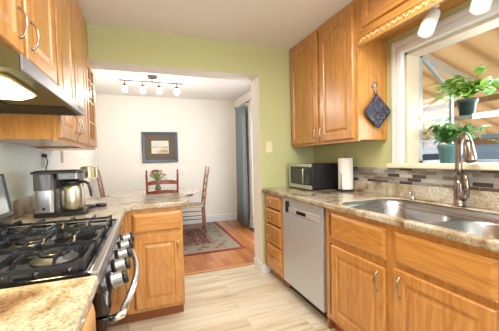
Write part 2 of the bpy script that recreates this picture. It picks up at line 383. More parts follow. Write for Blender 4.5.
b = BM(); box(b, GX0 + .09, GX1 - f, GY0 + f, GY1 - f, 1.478, 1.484)
o = finish(b, 'glass_shelf', SHELFG); tag(o, 'clear glass shelf across the garden window above the sink', 'shelf')

# ------------------------------------------------------------------ outdoors
b = BM(); box(b, 1.95, 16, -10, 12, -1.3, -1.); struct(b, 'ground', plain('pale_concrete', (.70, .72, .74), .9))
t = thing('patio_cover', 'translucent tan patio roof on pale beams outside the window', 'patio cover', (2.9, 1, -1.))
m, n, l, bs = new_mat('tan_translucent_roofing')
wv = n.new('ShaderNodeTexWave'); wv.inputs['Scale'].default_value = .9; wv.bands_direction = 'Y'; wv.inputs['Distortion'].default_value = .4
l.new(coords(n, l).outputs[0], wv.inputs[0]); cr = ramp(n, [(.0, (.66, .46, .28)), (.25, (.80, .60, .38)), (1., (.86, .68, .46))]); l.new(wv.outputs[0], cr.inputs[0])
tl = n.new('ShaderNodeBsdfTranslucent'); df = n.new('ShaderNodeBsdfDiffuse'); mx = n.new('ShaderNodeMixShader'); mx.inputs[0].default_value = .35
l.new(cr.outputs[0], tl.inputs[0]); l.new(cr.outputs[0], df.inputs[0]); l.new(tl.outputs[0], mx.inputs[1]); l.new(df.outputs[0], mx.inputs[2]); l.new(mx.outputs[0], n['Material Output'].inputs[0])
ROOFT = m
PB = plain('pale_painted_beam', (.80, .78, .72), .6); DB = plain('brown_beam', (.40, .22, .11), .7)
PX_A, PX_B, PZ_A, PZ_B = 2.62, 6.4, 2.62, 1.60
def prz(x): return PZ_A + (PZ_B - PZ_A) * (x - PX_A) / (PX_B - PX_A)
b = BM(); loft(b, [[(xx, -4.2, prz(xx)), (xx, 5.2, prz(xx)), (xx, 5.2, prz(xx) + .006), (xx, -4.2, prz(xx) + .006)] for xx in (PX_A, PX_B)]); finish(b, 'roof_sheet', ROOFT, t)
for yy in (-3.6, -2.4, -1.2, .0, 1.2, 2.4, 3.6, 5.0):
    b = BM(); loft(b, [[(xx, yy, prz(xx) - .09), (xx, yy + .045, prz(xx) - .09), (xx, yy + .045, prz(xx) - .002), (xx, yy, prz(xx) - .002)] for xx in (PX_A, PX_B)]); finish(b, 'rafter', PB, t)
b = BM(); box(b, 4.45, 4.52, -4.2, 5.2, prz(4.5) - .17, prz(4.5) - .10); finish(b, 'cross_beam', DB, t)
b = BM(); box(b, 6.3, 6.4, -4.2, 5.2, 1.40, 1.52); finish(b, 'header_beam', DB, t)
for yy in (-4.0, -1.0, 2.0, 5.0):
    b = BM(); box(b, 6.3, 6.4, yy, yy + .10, -1., 1.38); finish(b, 'post', PB, t)
t = thing('garden_fence', 'pale board fence beyond the patio', 'fence', (9.4, 1, -1.))
FEN = brick('fence_boards', 'ZYX', 3., .14, .006, [(.1, (.68, .74, .78)), (.9, (.74, .80, .84))], (.60, .64, .68), .8)
b = BM(); box(b, 9.4, 9.44, -8, 4.1, -1., .75); finish(b, 'board_panel', FEN, t)
for yy in range(-8, 4, 2):
    b = BM(); box(b, 9.44, 9.53, yy, yy + .09, -1., .85); finish(b, 'fence_post', PB, t)
t = thing('neighbour_house', 'pale blue sided house wall seen through the side of the garden window', 'house', (9, 7, -1.))
SID = brick('pale_blue_siding', 'YZX', 6., .16, .006, [(.1, (.12, .16, .22)), (.9, (.22, .28, .34))], (.12, .16, .21), .7)
b = BM(); box(b, 7.6, 12, 4.5, 11, -1., 2.6); finish(b, 'wall', SID, t)
b = BM(); loft(b, [[(7.3, 4.2, 2.6), (7.3, 11.3, 2.6), (7.3, 11.3, 2.7), (7.3, 4.2, 2.7)], [(12, 4.2, 4.2), (12, 11.3, 4.2), (12, 11.3, 4.3), (12, 4.2, 4.3)]]); finish(b, 'roof', plain('grey_shingles', (.30, .30, .32), .9), t)
for xx in (5.2, 7.6):
    b = BM(); box(b, 7.56, 7.62, xx, xx + .9, .6, 1.8); o = finish(b, 'window', GLOSSB, t)
    b = BM()
    for q in ((xx - .08, xx, .52, 1.88), (xx + .9, xx + .98, .52, 1.88), (xx, xx + .9, .52, .6), (xx, xx + .9, 1.8, 1.88)): box(b, 7.55, 7.62, q[0], q[1], q[2], q[3])
    finish(b, 'window_trim', PB, t)

# ------------------------------------------------------------------ base cabinets, right run
def base_right(name, label, y0, y1, doors, drawers, group='oak base cabinets under the right countertop', kick=True):
    """y0<y1; doors / drawers given as (ya, yb, z0, z1, handle_y or None)"""
    t = thing(name, label, 'cabinet', (XF + .3, (y0 + y1) / 2, 0), 0, group)
    b = BM(); box(b, XF + .02, XR - .004, y0, y0 + .018, .10, .872); box(b, XF + .02, XR - .004, y1 - .018, y1, .10, .872); box(b, XF + .02, XR - .004, y0 + .018, y1 - .018, .10, .118); box(b, XR - .016, XR - .004, y0 + .018, y1 - .018, .118, .872)
    finish(b, 'carcass', OV, t)
    b = BM(); zs = sorted(set([.10, .872])); box(b, XF, XF + .02, y0, y1, .10, .135); box(b, XF, XF + .02, y0, y1, .835, .872); box(b, XF, XF + .02, y0, min(d[0] for d in doors + drawers) + .012, .135, .835); box(b, XF, XF + .02, y1 - .035, y1, .135, .835)
    box(b, XF + .003, XF + .02, y0 + .035, y1 - .035, .635, .69)
    if len(doors) > 1: box(b, XF + .001, XF + .02, doors[1][1] - .012, doors[0][0] + .012, .135, .835)
    finish(b, 'face_frame', OV, t, bevel=.001)
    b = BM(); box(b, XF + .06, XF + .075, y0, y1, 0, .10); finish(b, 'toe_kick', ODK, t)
    F = FR(XF)
    for (ya, yb, z0, z1, hy) in doors:
        d = finish(panel_door(F, -yb, -ya, z0, z1, fr=.055), 'door', OV, t)
        if hy: sub(pull(F, -hy, z1 - .135, z1 - .035, .02), 'handle', NICKEL, d, t, smooth=True)
    for (ya, yb, z0, z1, kb) in drawers:
        d = finish(panel_door(F, -yb, -ya, z0, z1, flat=True), 'drawer', OY, t)
        if kb: sub(knobm(F, -(ya + yb) / 2, (z0 + z1) / 2, .02), 'knob', NICKEL, d, t, smooth=True)
    return t
base_right('drawer_cabinet', 'narrow oak base cabinet with a stack of four drawers left of the dishwasher', 2.245, 2.62, [],
           [(2.275, 2.60, .735, .845, 1), (2.275, 2.60, .575, .72, 1), (2.275, 2.60, .375, .56, 1), (2.275, 2.60, .14, .36, 1)])
base_right('sink_cabinet', 'oak sink base cabinet with two doors and two wide drawer fronts right of the dishwasher', .412, 1.60,
           [(1.085, 1.53, .14, .635, 1.13), (.60, 1.03, .14, .66, .99)], [(1.085, 1.53, .68, .845, 0), (.60, 1.03, .69, .845, 0)])
base_right('base_cabinet', 'oak base cabinet at the near end of the right counter, nearest the camera', -.29, .408, [(.075, .38, .14, .66, .12), (-.26, .045, .14, .66, .0)], [(.075, .38, .69, .845, 1), (-.26, .045, .69, .845, 1)])
b = BM(); box(b, XF + .02, XR - .01, 1.602, 1.624, 0, .872); o = finish(b, 'filler_panel', ODK); tag(o, 'dark oak end panel between dishwasher and sink cabinet', 'panel')
# dishwasher
t = thing('dishwasher', 'stainless steel dishwasher between the drawer stack and the sink cabinet', 'dishwasher', (1.48, 1.935, 0))
y0, y1 = 1.63, 2.236
b = BM(); box(b, XF + .03, XR - .01, y0 + .005, y1 - .005, .10, .868); finish(b, 'body', BLACK, t)
b = BM(); box(b, XF + .08, XF + .10, y0 + .005, y1 - .005, .0, .10); finish(b, 'toe_panel', BLACK, t)
b = BM(); box(b, XF - .005, XF + .028, y0 + .004, y1 - .003, .105, .735); box(b, XF - .005, XF + .028, y0 + .004, y1 - .003, .845, .868)
box(b, XF - .005, XF + .028, y0 + .004, y0 + .04, .735, .845); box(b, XF - .005, XF + .028, y1 - .039, y1 - .003, .735, .845); box(b, XF + .012, XF + .028, y0 + .04, y1 - .039, .735, .845)
finish(b, 'door', DWST, t, bevel=.002)
b = BM(); box(b, XF + .0, XF + .011, y0 + .045, y1 - .10, .742, .795); cp = finish(b, 'control_panel', plain('silver_control_panel', (.72, .73, .74), .3, .5), t, bevel=.002)
b = BM(); box(b, XF - .0012, XF - .0002, 1.86, 2.0, .755, .782); sub(b, 'display', GLOSSB, cp, t)
for i in range(4):
    b = BM(); box(b, XF - .002, XF - .0002, 1.70 + i * .035, 1.72 + i * .035, .762, .772); sub(b, 'button', WPL, cp, t)
b = BM(); box(b, XF + .0, XF + .011, y1 - .095, y1 - .045, .745, .840); finish(b, 'handle_recess', BLACK, t)

# right countertop with sink cut-out
SY0, SY1, SX0, SX1 = .42, 1.545, 1.195, 1.715
hole = rrect(SX0, SX1, SY0, SY1, .13, 0, 8)
outer = [(XC, -.3), (XR - .003, -.3), (XR - .003, YW - .003), (XC, YW - .003)]
b = slab(outer, [hole], .876, .914); o = finish(b, 'countertop', GR, bevel=.009); tag(o, 'long speckled granite countertop along the window wall with a sink cut-out', 'countertop', None)
b = BM(); box(b, XR - .023, XR - .002, -.3, YW - .003, .915, 1.012); o = finish(b, 'backsplash_slab', GR, bevel=.003); tag(o, 'low granite upstand behind the sink below the slate mosaic', 'backsplash')
b = BM(); box(b, XR - .012, XR - .001, -.3, YW - .003, 1.013, WZ0 - .001); struct(b, 'trim_mosaic', MOSA)
# sink
t = thing('kitchen_sink', 'stainless steel double bowl sink set under the granite below the window', 'sink', (1.45, .97, .875))
x0, x1, y0, y1 = SX0 + .003, SX1 - .003, SY0 + .003, SY1 - .003; ZM = .858
b = BM(); lo = [rrect(x0 - .012, x1 + .012, y0 - .012, y1 + .012, .142, .8745, 8), rrect(x0 - .002, x1 + .002, y0 - .002, y1 + .002, .132, .8745, 8), rrect(x0 - .002, x1 + .002, y0 - .002, y1 + .002, .132, .9095, 8), rrect(x0, x1, y0, y1, .13, .9100, 8), rrect(x0 + .003, x1 - .003, y0 + .003, y1 - .003, .13, .868, 8), rrect(x0 + .008, x1 - .008, y0 + .008, y1 - .008, .13, ZM, 8)]
loft(b, lo, False, False); finish(b, 'upper_wall', SINKM, t, smooth=True)
YD_ = 1.02
b = slab(rrect(x0 + .0085, x1 - .0085, y0 + .0085, y1 - .0085, .13, 0, 8), [rrect(x0 + .014, x1 - .014, YD_ + .014, y1 - .014, .12, 0, 8), rrect(x0 + .014, x1 - .014, y0 + .014, YD_ - .014, .12, 0, 8)], ZM - .002, ZM); finish(b, 'divider', SINKM, t)
def bowl(bm, x0, x1, y0, y1, zb, rad):
    L = [rrect(x0, x1, y0, y1, rad, ZM - .0005, 8), rrect(x0 + .006, x1 - .006, y0 + .006, y1 - .006, rad, ZM - .008, 8),
         rrect(x0 + .01, x1 - .01, y0 + .01, y1 - .01, rad, zb + .04, 8), rrect(x0 + .022, x1 - .022, y0 + .022, y1 - .022, rad, zb + .012, 8), rrect(x0 + .05, x1 - .05, y0 + .05, y1 - .05, rad * .7, zb, 8)]
    loft(bm, L, False, True); return bm
finish(bowl(BM(), x0 + .014, x1 - .014, YD_ + .014, y1 - .014, .685, .12), 'bowl', SINKM, t, smooth=True)
finish(bowl(BM(), x0 + .014, x1 - .014, y0 + .014, YD_ - .014, .675, .12), 'bowl', SINKM, t, smooth=True)
for yc, dz in ((1.27, .19), (.70, .20)):
    b = BM(); lathe(b, [(.045, 0), (.045, .003), (.03, .003), (.028, .001), (.001, .001)], (1.45, yc, .876 - dz), 20); finish(b, 'drain', CHROME, t, smooth=True)
# faucet
t = thing('pull_down_faucet', 'tall dark metal pull-down faucet behind the sink', 'faucet', (1.750, 1.10, .914))
b = BM(); lathe(b, [(.031, .915), (.031, .922), (.026, .932), (.0235, .96), (.0245, 1.01), (.022, 1.045), (.020, 1.07)], (1.750, 1.10, 0), 20)
fd = Vector((-.45, -.89, 0)).normalized()
pts = [Vector((1.750, 1.10, 1.06)), Vector((1.750, 1.10, 1.14)), Vector((1.750, 1.10, 1.22))]
base = Vector((1.750, 1.10, 1.275))
for i in range(11):
    a = PI - i * PI / 10 * .92; pts.append(base + fd * (.042 + .042 * math.cos(a)) + Vector((0, 0, .055 * math.sin(a))))
tube(b, pts, [.020, .0185, .0175] + [.017] * 11, 14); finish(b, 'spout', BRONZE, t, smooth=True)
e = pts[-1]; dn = (pts[-1] - pts[-2]).normalized() * .5 + Vector((0, 0, -.5)) + fd * .06; dn.normalize()
b = BM(); tube(b, [e - dn * .01, e + dn * .02, e + dn * .06, e + dn * .105, e + dn * .112], [.018, .022, .026, .0295, .027], 16); sp = finish(b, 'spray_head', BRONZE, t, smooth=True)
b = BM(); tube(b, [e + dn * .1121, e + dn * .116], [.020, .019], 16); sub(b, 'spray_face', BLACK, sp, t)
b = BM(); tube(b, [(1.750, 1.085, .965), (1.728, 1.06, .968), (1.712, 1.038, .99), (1.704, 1.028, 1.03), (1.706, 1.032, 1.08), (1.712, 1.042, 1.12)], [.014, .019, .018, .015, .012, .007], 12); finish(b, 'lever', BRONZE, t, smooth=True)
t = thing('soap_dispenser', 'short metal soap pump behind the left sink bowl', 'soap dispenser', (1.735, 1.385, .914))
b = BM(); lathe(b, [(.020, .915), (.018, .925), (.010, .932), (.010, .958), (.013, .962), (.012, .972)], (1.735, 1.385, 0), 16); finish(b, 'pump_body', NICKEL, t, smooth=True)
b = BM(); tube(b, [(1.735, 1.385, .966), (1.715, 1.38, .970), (1.69, 1.375, .962)], [.007, .006, .005], 10); finish(b, 'nozzle', NICKEL, t, smooth=True)
t = thing('filter_tap', 'small curved dark tap at the right edge of the sink', 'faucet', (1.73, .865, .914))
b = BM(); lathe(b, [(.016, .915), (.014, .925), (.008, .935), (.007, 1.02)], (1.73, .865, 0), 14); finish(b, 'tap_base', BRONZE, t, smooth=True)
b = BM(); tube(b, bez((1.73, .865, 1.015), (1.73, .865, 1.17), (1.64, .80, 1.20), (1.62, .79, 1.09), 14), .006, 10); finish(b, 'spout', BRONZE, t, smooth=True)

# microwave
t = thing('microwave_oven', 'black and steel microwave on the right counter against the green wall', 'microwave', (1.60, 2.35, .914))
mx0, my0, my1, mz0, mz1 = 1.425, 2.17, 2.56, .927, 1.165
b = BM(); box(b, mx0 + .02, 1.755, my0, my1, mz0, mz1); finish(b, 'body', BLACK, t, bevel=.004)
b = BM(); box(b, mx0, mx0 + .019, my0, my1, mz0, mz0 + .035); box(b, mx0, mx0 + .019, my0, my1, mz1 - .028, mz1); box(b, mx0, mx0 + .019, my1 - .02, my1, mz0 + .035, mz1 - .028)
finish(b, 'door_frame', STEEL, t, bevel=.001)
b = BM(); box(b, mx0 + .003, mx0 + .019, my0 + .085, my1 - .02, mz0 + .036, mz1 - .029); dd = finish(b, 'door', GLOSSB, t)
b = BM(); box(b, mx0 + .0015, mx0 + .0029, my0 + .12, my1 - .06, mz0 + .055, mz1 - .05); sub(b, 'door_window', plain('grey_mesh_window', (.05, .05, .045), .3), dd, t)
b = BM(); box(b, mx0 + .001, mx0 + .019, my0, my0 + .083, mz0 + .036, mz1 - .029); cp = finish(b, 'control_panel', BLACK, t)
b = BM(); box(b, mx0 - .0005, mx0 + .0005, my0 + .015, my0 + .068, mz1 - .055, mz1 - .038); sub(b, 'display', plain('dim_display', (.05, .10, .10), .2), cp, t)
for i in range(4):
    for j in range(3):
        b = BM(); box(b, mx0 - .001, mx0 + .0005, my0 + .015 + j * .019, my0 + .029 + j * .019, mz0 + .05 + i * .022, mz0 + .064 + i * .022); sub(b, 'button', plain('grey_button', (.10, .10, .10), .4) if i + j == 0 else bpy.data.materials['grey_button'], cp, t)
b = BM()
tube(b, [(mx0 - .001, my0 + .093, mz0 + .05), (mx0 - .02, my0 + .093, mz0 + .055), (mx0 - .02, my0 + .093, mz1 - .05), (mx0 - .001, my0 + .093, mz1 - .045)], .006, 8); finish(b, 'handle', STEEL, t, smooth=True)
for yy in (my0 + .03, my1 - .03):
    for xx in (mx0 + .05, 1.72):
        b = BM(); lathe(b, [(.012, .914), (.012, .927)], (xx, yy, 0), 10); finish(b, 'foot', BLACK, t)
# paper towel
t = thing('paper_towel_holder', 'upright metal holder carrying the white paper towel roll beside the microwave', 'towel holder', (1.70, 2.02, .914))
b = BM(); lathe(b, [(.078, .915), (.078, .922), (.06, .928), (.008, .930)], (1.70, 2.02, 0), 28); finish(b, 'base', BLACK, t, smooth=True)
b = BM(); lathe(b, [(.005, .93), (.005, 1.225), (.009, 1.232), (.010, 1.242), (.004, 1.252)], (1.70, 2.02, 0), 12); finish(b, 'pole', NICKEL, t, smooth=True)
b = BM(); tube(b, [(1.622, 1.985, .925), (1.618, 1.983, 1.0), (1.618, 1.983, 1.07), (1.624, 1.990, 1.08), (1.630, 1.993, 1.07), (1.632, 1.994, .925)], .003, 8); finish(b, 'tension_arm', NICKEL, t, smooth=True)
b = BM()
loft(b, [[(1.70 + rr * math.cos(a * PI / 16), 2.02 + rr * math.sin(a * PI / 16), z) for a in range(32)] for rr, z in ((.018, .932), (.062, .932), (.064, .936), (.064, 1.208), (.062, 1.212), (.018, 1.212), (.018, .932))], False, False)
o = finish(b, 'paper_towel_roll', PAPER, smooth=False); tag(o, 'white paper towel roll standing on the counter beside the microwave', 'paper towels')

# ------------------------------------------------------------------ upper cabinets, right
XU = XR - .2845
def upper_right():
    t = thing('wall_cabinet', 'tall oak wall cabinet with two arched doors above the microwave', 'cabinet', (XR, 2.15, 1.339), 0, 'oak wall cabinets')
    y0, y1, z0, z1 = 1.654, YW - .003, 1.339, ZC - .002
    b = BM(); box(b, XU + .018, XR - .002, y0, y1, z0 + .012, z1); finish(b, 'carcass', OV, t)
    b = BM(); box(b, XU, XU + .017, y0, y1, z0, z0 + .04); box(b, XU, XU + .017, y0, y1, z1 - .04, z1); box(b, XU, XU + .017, y0, y0 + .05, z0 + .04, z1 - .04); box(b, XU, XU + .017, y1 - .05, y1, z0 + .04, z1 - .04); box(b, XU, XU + .017, 2.10, 2.15, z0 + .04, z1 - .04)
    finish(b, 'face_frame', OV, t, bevel=.001)
    b = BM(); box(b, XU - .008, XU - .0005, y0, y1, z1 - .022, z1); finish(b, 'crown_strip', OY, t)
    F = FR(XU)
    d = finish(panel_door(F, -(2.625), -2.145, z0 + .025, z1 - .025, fr=.058, arch=.075), 'door', OV, t); sub(pull(F, -2.17, z0 + .055, z0 + .145, .02), 'handle', NICKEL, d, t, smooth=True)
    d = finish(panel_door(F, -2.11, -1.69, z0 + .025, z1 - .025, fr=.058, arch=.075), 'door', OV, t); sub(pull(F, -2.085, z0 + .055, z0 + .145, .02), 'handle', NICKEL, d, t, smooth=True)
upper_right()
t = thing('over_window_cabinet', 'short oak cabinet with carved trim above the window', 'cabinet', (XR, .7, 2.1), 0, 'oak wall cabinets')
y0, y1, z0, z1 = -.25, 1.652, 2.10, ZC - .002
b = BM(); box(b, XU + .018, XR - .002, y0, y1, z0 + .012, z1); finish(b, 'carcass', OY, t)
b = BM(); box(b, XU, XU + .017, y0, y1, z0, z1); finish(b, 'face_frame', OY, t)
F = FR(XU)
for ya, yb in ((1.08, 1.60), (.51, 1.03), (-.06, .46)):
    finish(panel_door(F, -yb, -ya, z0 + .052, z1 - .025, fr=.05), 'door', OY, t)
b = BM(); box(b, XU - .006, XU + .017, y0, y1, 2.040, 2.099); box(b, XU - .012, XU + .003, y0, y1, 2.036, 2.046); box(b, XU - .012, XU + .003, y0, y1, 2.092, 2.100)
va = finish(b, 'valance', OY, t)
b = BM(); y = y0 + .02; k = 0
while y < y1 - .015:      # carved leaf and scroll running along the valance
    s = 1 if k % 2 else -1
    m = Matrix.Translation((XU - .008, y, 2.069 + s * .006)) @ Matrix.Rotation(s * .75, 4, 'X') @ Matrix.Diagonal((.35, 1.6, .62, 1))
    bmesh.ops.create_icosphere(b, subdivisions=1, radius=.0135, matrix=m); y += .021; k += 1
sub(b, 'carved_moulding', oak('pale_carved_wood', 'y', (.80, .52, .24), (.55, .28, .09)), va, t, smooth=True)
# spotlights
def spot(loc, aim, label):
    t = thing('spotlight', label, 'light', (loc[0], loc[1], 2.1), 0, 'spotlights above the window')
    b = BM(); lathe(b, [(.028, 2.0985), (.028, 2.088), (.012, 2.084), (.008, 2.078)], (loc[0], loc[1], 0), 16); finish(b, 'mount', WPL, t, smooth=True)
    p = Vector((loc[0], loc[1], 2.065)); a = Vector(aim).normalized()
    b = BM(); tube(b, [Vector((loc[0], loc[1], 2.082)), p + a * .012], .006, 8); finish(b, 'arm', WPL, t, smooth=True)
    b = BM(); R = a.to_track_quat('Z', 'Y').to_matrix(); lathe(b, [(.014, -.005), (.032, .0), (.038, .012), (.041, .145), (.037, .145), (.034, .12), (.001, .12)], p, 20, mat=R); finish(b, 'shade', WPL, t, smooth=True)
    b = BM(); lathe(b, [(.0335, .122), (.0335, .128), (.024, .136), (.001, .139)], p, 20, mat=R); finish(b, 'bulb', emis('spot_bulb_glow', (1, .93, .78), 9), t, smooth=True)
    l = bpy.data.lights.new('spot_lamp', 'SPOT'); l.energy = 4; l.spot_size = 1.6; l.spot_blend = .8; l.color = (1, .87, .68); l.shadow_soft_size = .03
    o = bpy.data.objects.new('spot_lamp', l); C.objects.link(o); o.location = p + a * .16; o.rotation_euler = a.to_track_quat('-Z', 'Y').to_euler()
    o.parent = t; o.matrix_parent_inverse = LOC[t.name].inverted()
spot((1.63, 1.165, 0), (-.42, .06, -.9), 'white cylindrical spotlight above the window, nearer the wall cabinet')
spot((1.63, .90, 0), (-.42, -.04, -.9), 'white cylindrical spotlight above the window, at the right edge of the photo')
# pot holder and hook
t = thing('wall_hook', 'small silver leaf-shaped hook on the side of the oak wall cabinet', 'hook', (1.66, 1.65, 1.75))
b = BM(); yy = 1.651
tube(b, [(1.672, yy - .001, 1.69), (1.670, yy - .004, 1.72), (1.66, yy - .004, 1.755)], [.006, .0045, .005], 8)
for dx, dz in ((-.035, .018), (-.02, .045), (.004, .052), (.028, .040), (.022, .012)): tube(b, [(1.663, yy - .004, 1.745), (1.663 + dx * .6, yy - .006, 1.745 + dz * .5), (1.663 + dx, yy - .004, 1.745 + dz)], [.003, .006, .002], 8)
tube(b, [(1.668, yy - .003, 1.705), (1.668, yy - .018, 1.690), (1.668, yy - .026, 1.700), (1.668, yy - .026, 1.712)], .0035, 8)
finish(b, 'hook_body', NICKEL, t, smooth=True)
m, n, l, bs = new_mat('blue_paisley_quilt')
mp = coords(n, l, (1, 1, 1)); vo = n.new('ShaderNodeTexVoronoi'); vo.inputs['Scale'].default_value = 42; l.new(mp.outputs[0], vo.inputs[0])
cr = ramp(n, [(.0, (.22, .19, .18)), (.22, (.045, .055, .10)), (.5, (.022, .026, .05)), (.8, (.13, .13, .155))]); l.new(vo.outputs['Distance'], cr.inputs[0])
n2 = n.new('ShaderNodeTexNoise'); n2.inputs['Scale'].default_value = 24; l.new(mp.outputs[0], n2.inputs[0]); c2 = ramp(n, [(.5, (1, 1, 1)), (.62, (1.0, .45, .40))]); l.new(n2.outputs[0], c2.inputs[0])
mx = n.new('ShaderNodeMixRGB'); mx.blend_type = 'MULTIPLY'; mx.inputs[0].default_value = .8; l.new(cr.outputs[0], mx.inputs[1]); l.new(c2.outputs[0], mx.inputs[2]); l.new(mx.outputs[0], bs.inputs['Base Color']); bs.inputs['Roughness'].default_value = .9
bpn = n.new('ShaderNodeBump'); bpn.inputs['Strength'].default_value = .6; bpn.inputs['Distance'].default_value = .004; l.new(vo.outputs['Distance'], bpn.inputs['Height']); l.new(bpn.outputs[0], bs.inputs['Normal'])
QUILT = m
def holder(cx, cz, y, s, ang, label, matq):
    t = thing('pot_holder', label, 'pot holder', (cx, y, cz), 0, 'pot holders on the cabinet side')
    R = Matrix.Translation((cx, y, cz)) @ Matrix.Rotation(ang, 4, 'Y')
    def ring(h, yy, rad=.016): return [R @ Vector((p[0], yy, p[1])) for p in rrect(-h, h, -h, h, rad, 0, 5)]
    b = BM(); loft(b, [ring(s - .006, .004), ring(s - .006, -.004)] if False else [ring(s - .008, .0035), ring(s - .004, .002), ring(s - .004, -.002), ring(s - .008, -.004), ring(s * .5, -.007)]); finish(b, 'quilted_pad', matq, t, smooth=True)
    b = BM(); tube(b, ring(s - .002, 0) + [ring(s - .002, 0)[0]], .0038, 8); finish(b, 'binding', plain('navy_binding', (.02, .02, .05), .9), t, smooth=True)
    c = R @ Vector((-s, 0, s)); b = BM(); tube(b, [c + Vector((.004, 0, -.006)), c + Vector((-.008, -.002, .012)), c + Vector((0, -.002, .024)), c + Vector((.010, -.002, .010)), c + Vector((.006, 0, -.006))], .0022, 6); finish(b, 'hanging_loop', bpy.data.materials['navy_binding'], t, smooth=True)
holder(1.672, 1.562, 1.626, .094, .72, 'blue paisley quilted pot holder hanging from the hook, in front', QUILT)

# ------------------------------------------------------------------ left side: base run, peninsula, counters
XLF = -.16
t = thing('corner_base_cabinet', 'oak base cabinet filling the corner between range and peninsula', 'cabinet', (-.45, 1.9, 0), 0, 'oak base cabinets on the range side')
b = BM(); box(b, XL + .004, XLF - .02, 1.650, 2.15, .10, .872); finish(b, 'carcass', OV, t)
b = BM(); box(b, XLF - .019, XLF, 1.650, 2.150, .10, .872); finish(b, 'face_frame', OV, t)
b = BM(); box(b, XLF - .08, XLF - .065, 1.650, 2.22, 0, .10); finish(b, 'toe_kick', ODK, t)
t = thing('peninsula_cabinet', 'oak peninsula cabinet with one drawer over one door, beside the opening', 'cabinet', (.05, 2.4, 0), 0, 'oak base cabinets on the range side')
PX0, PX1, PY0, PY1 = XLF + .001, .2556, 2.157, 2.63
b = BM(); box(b, PX0, PX1, PY0 + .02, PY1, .10, .872); finish(b, 'carcass', OV, t)
b = BM()
for a in ((PX0, PX0 + .045, .10, .872), (PX1 - .03, PX1, .10, .872), (PX0 + .045, PX1 - .03, .10, .13), (PX0 + .045, PX1 - .03, .835, .872), (PX0 + .045, PX1 - .03, .66, .72)): box(b, a[0], a[1], PY0, PY0 + .019, a[2], a[3])
finish(b, 'face_frame', OV, t, bevel=.001)
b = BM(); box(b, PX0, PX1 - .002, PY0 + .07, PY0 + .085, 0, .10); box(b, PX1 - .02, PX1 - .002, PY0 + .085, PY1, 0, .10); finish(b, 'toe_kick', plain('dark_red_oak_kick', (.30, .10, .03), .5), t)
F = FP(PY0)
d = finish(panel_door(F, -.10, .243, .70, .838, flat=True), 'drawer', OX, t)
d = finish(panel_door(F, -.10, .243, .128, .672, fr=.055), 'door', OV, t); sub(pull(F, .216, .53, .63, .02), 'handle', plain('brass_pull', (.75, .55, .28), .25, 1.), d, t, smooth=True)
# L-shaped counter
outer = [(XL + .003, 1.652), (-.135, 1.652), (-.135, 2.06), (-.10, 2.117), (.285, 2.117), (.315, 2.15), (.335, 2.70), (.32, 2.735), (XL + .003, 2.735)]
b = slab(outer, [], .876, .914); o = finish(b, 'countertop', GR, bevel=.008); tag(o, 'L-shaped granite countertop carrying the coffee maker and the peninsula', 'countertop')
b = BM(); box(b, XL + .001, XL + .022, 1.652, 2.735, .915, 1.012); o = finish(b, 'backsplash_slab', GR, bevel=.003); tag(o, 'low granite upstand on the left wall behind the coffee maker', 'backsplash')
# near left counter
t = thing('base_cabinet', 'oak base cabinet under the near left granite counter, at the bottom left corner', 'cabinet', (-.45, .4, 0), 0, 'oak base cabinets on the range side')
b = BM(); box(b, XL + .004, XLF - .02, -.5, .855, .10, .872); finish(b, 'carcass', OV, t)
b = BM(); box(b, XLF - .019, XLF, -.5, .855, .10, .872); finish(b, 'face_frame', OV, t)
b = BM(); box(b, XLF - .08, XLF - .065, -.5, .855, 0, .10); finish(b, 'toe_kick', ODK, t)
F = FL(XLF)
for ya, yb in ((.44, .83), (.02, .41)):
    d = finish(panel_door(F, ya, yb, .13, .66), 'door', OV, t); sub(pull(F, yb - .03, .52, .62, .02), 'handle', NICKEL, d, t, smooth=True)
    finish(panel_door(F, ya, yb, .69, .845, flat=True), 'drawer', OY, t)
b = slab([(XL + .003, -.5), (-.135, -.5), (-.135, .858), (XL + .003, .858)], [], .876, .914); o = finish(b, 'countertop', GR, bevel=.011); tag(o, 'granite countertop in the bottom left corner, nearest the camera', 'countertop')

# ------------------------------------------------------------------ gas range
t = thing('gas_range', 'stainless gas range with black cast iron grates on the left wall', 'stove', (-.43, 1.25, 0))
RY0, RY1 = .863, 1.646
b = BM(); box(b, -.735, -.165, RY0, RY1, .03, .895); finish(b, 'body', BLACK, t)
b = BM()
o_ = [(-.735, RY0, .0), (-.130, RY0, .0), (-.130, RY1, .0), (-.735, RY1, .0)]
box(b, -.158, -.134, RY0, RY1, .88, .918); finish(b, 'cooktop_rim', plain('grey_rim_steel', (.34, .35, .37), .36, 1.), t, bevel=.004)
for ya, yb in ((RY0, RY0 + .018), (RY1 - .018, RY1)):
    b = BM(); box(b, -.66, -.1585, ya, yb, .896, .917); finish(b, 'cooktop_edge', ENAMEL, t, bevel=.004)
b = BM(); box(b, -.66, -.1585, RY0 + .0181, RY1 - .019, .896, .912); ct = finish(b, 'cooktop', ENAMEL, t, bevel=.003)
# control panel, slanted
b = BM(); loft(b, [[(-.164, yy, .879), (-.133, yy, .879), (-.112, yy, .785), (-.164, yy, .785)] for yy in (RY0, RY1)]); cp = finish(b, 'control_panel', GLOSSB, t, bevel=.003)
nrm = Vector((.094, 0, .024)).normalized()
for i, yy in enumerate((.99, 1.12, 1.25, 1.38, 1.51)):
    p = Vector((-.117, yy, .832)); R = nrm.to_track_quat('Z', 'Y').to_matrix()
    b = BM(); lathe(b, [(.029, .0), (.029, .006), (.0245, .008), (.024, .034), (.022, .036)], p, 20, mat=R); kn = finish(b, 'knob', bpy.data.materials['grey_rim_steel'], t, smooth=True)
    b = BM(); lathe(b, [(.0235, .037), (.0235, .046), (.020, .049), (.001, .050)], p, 20, mat=R); sub(b, 'knob_cap', BLACK, kn, t, smooth=True)
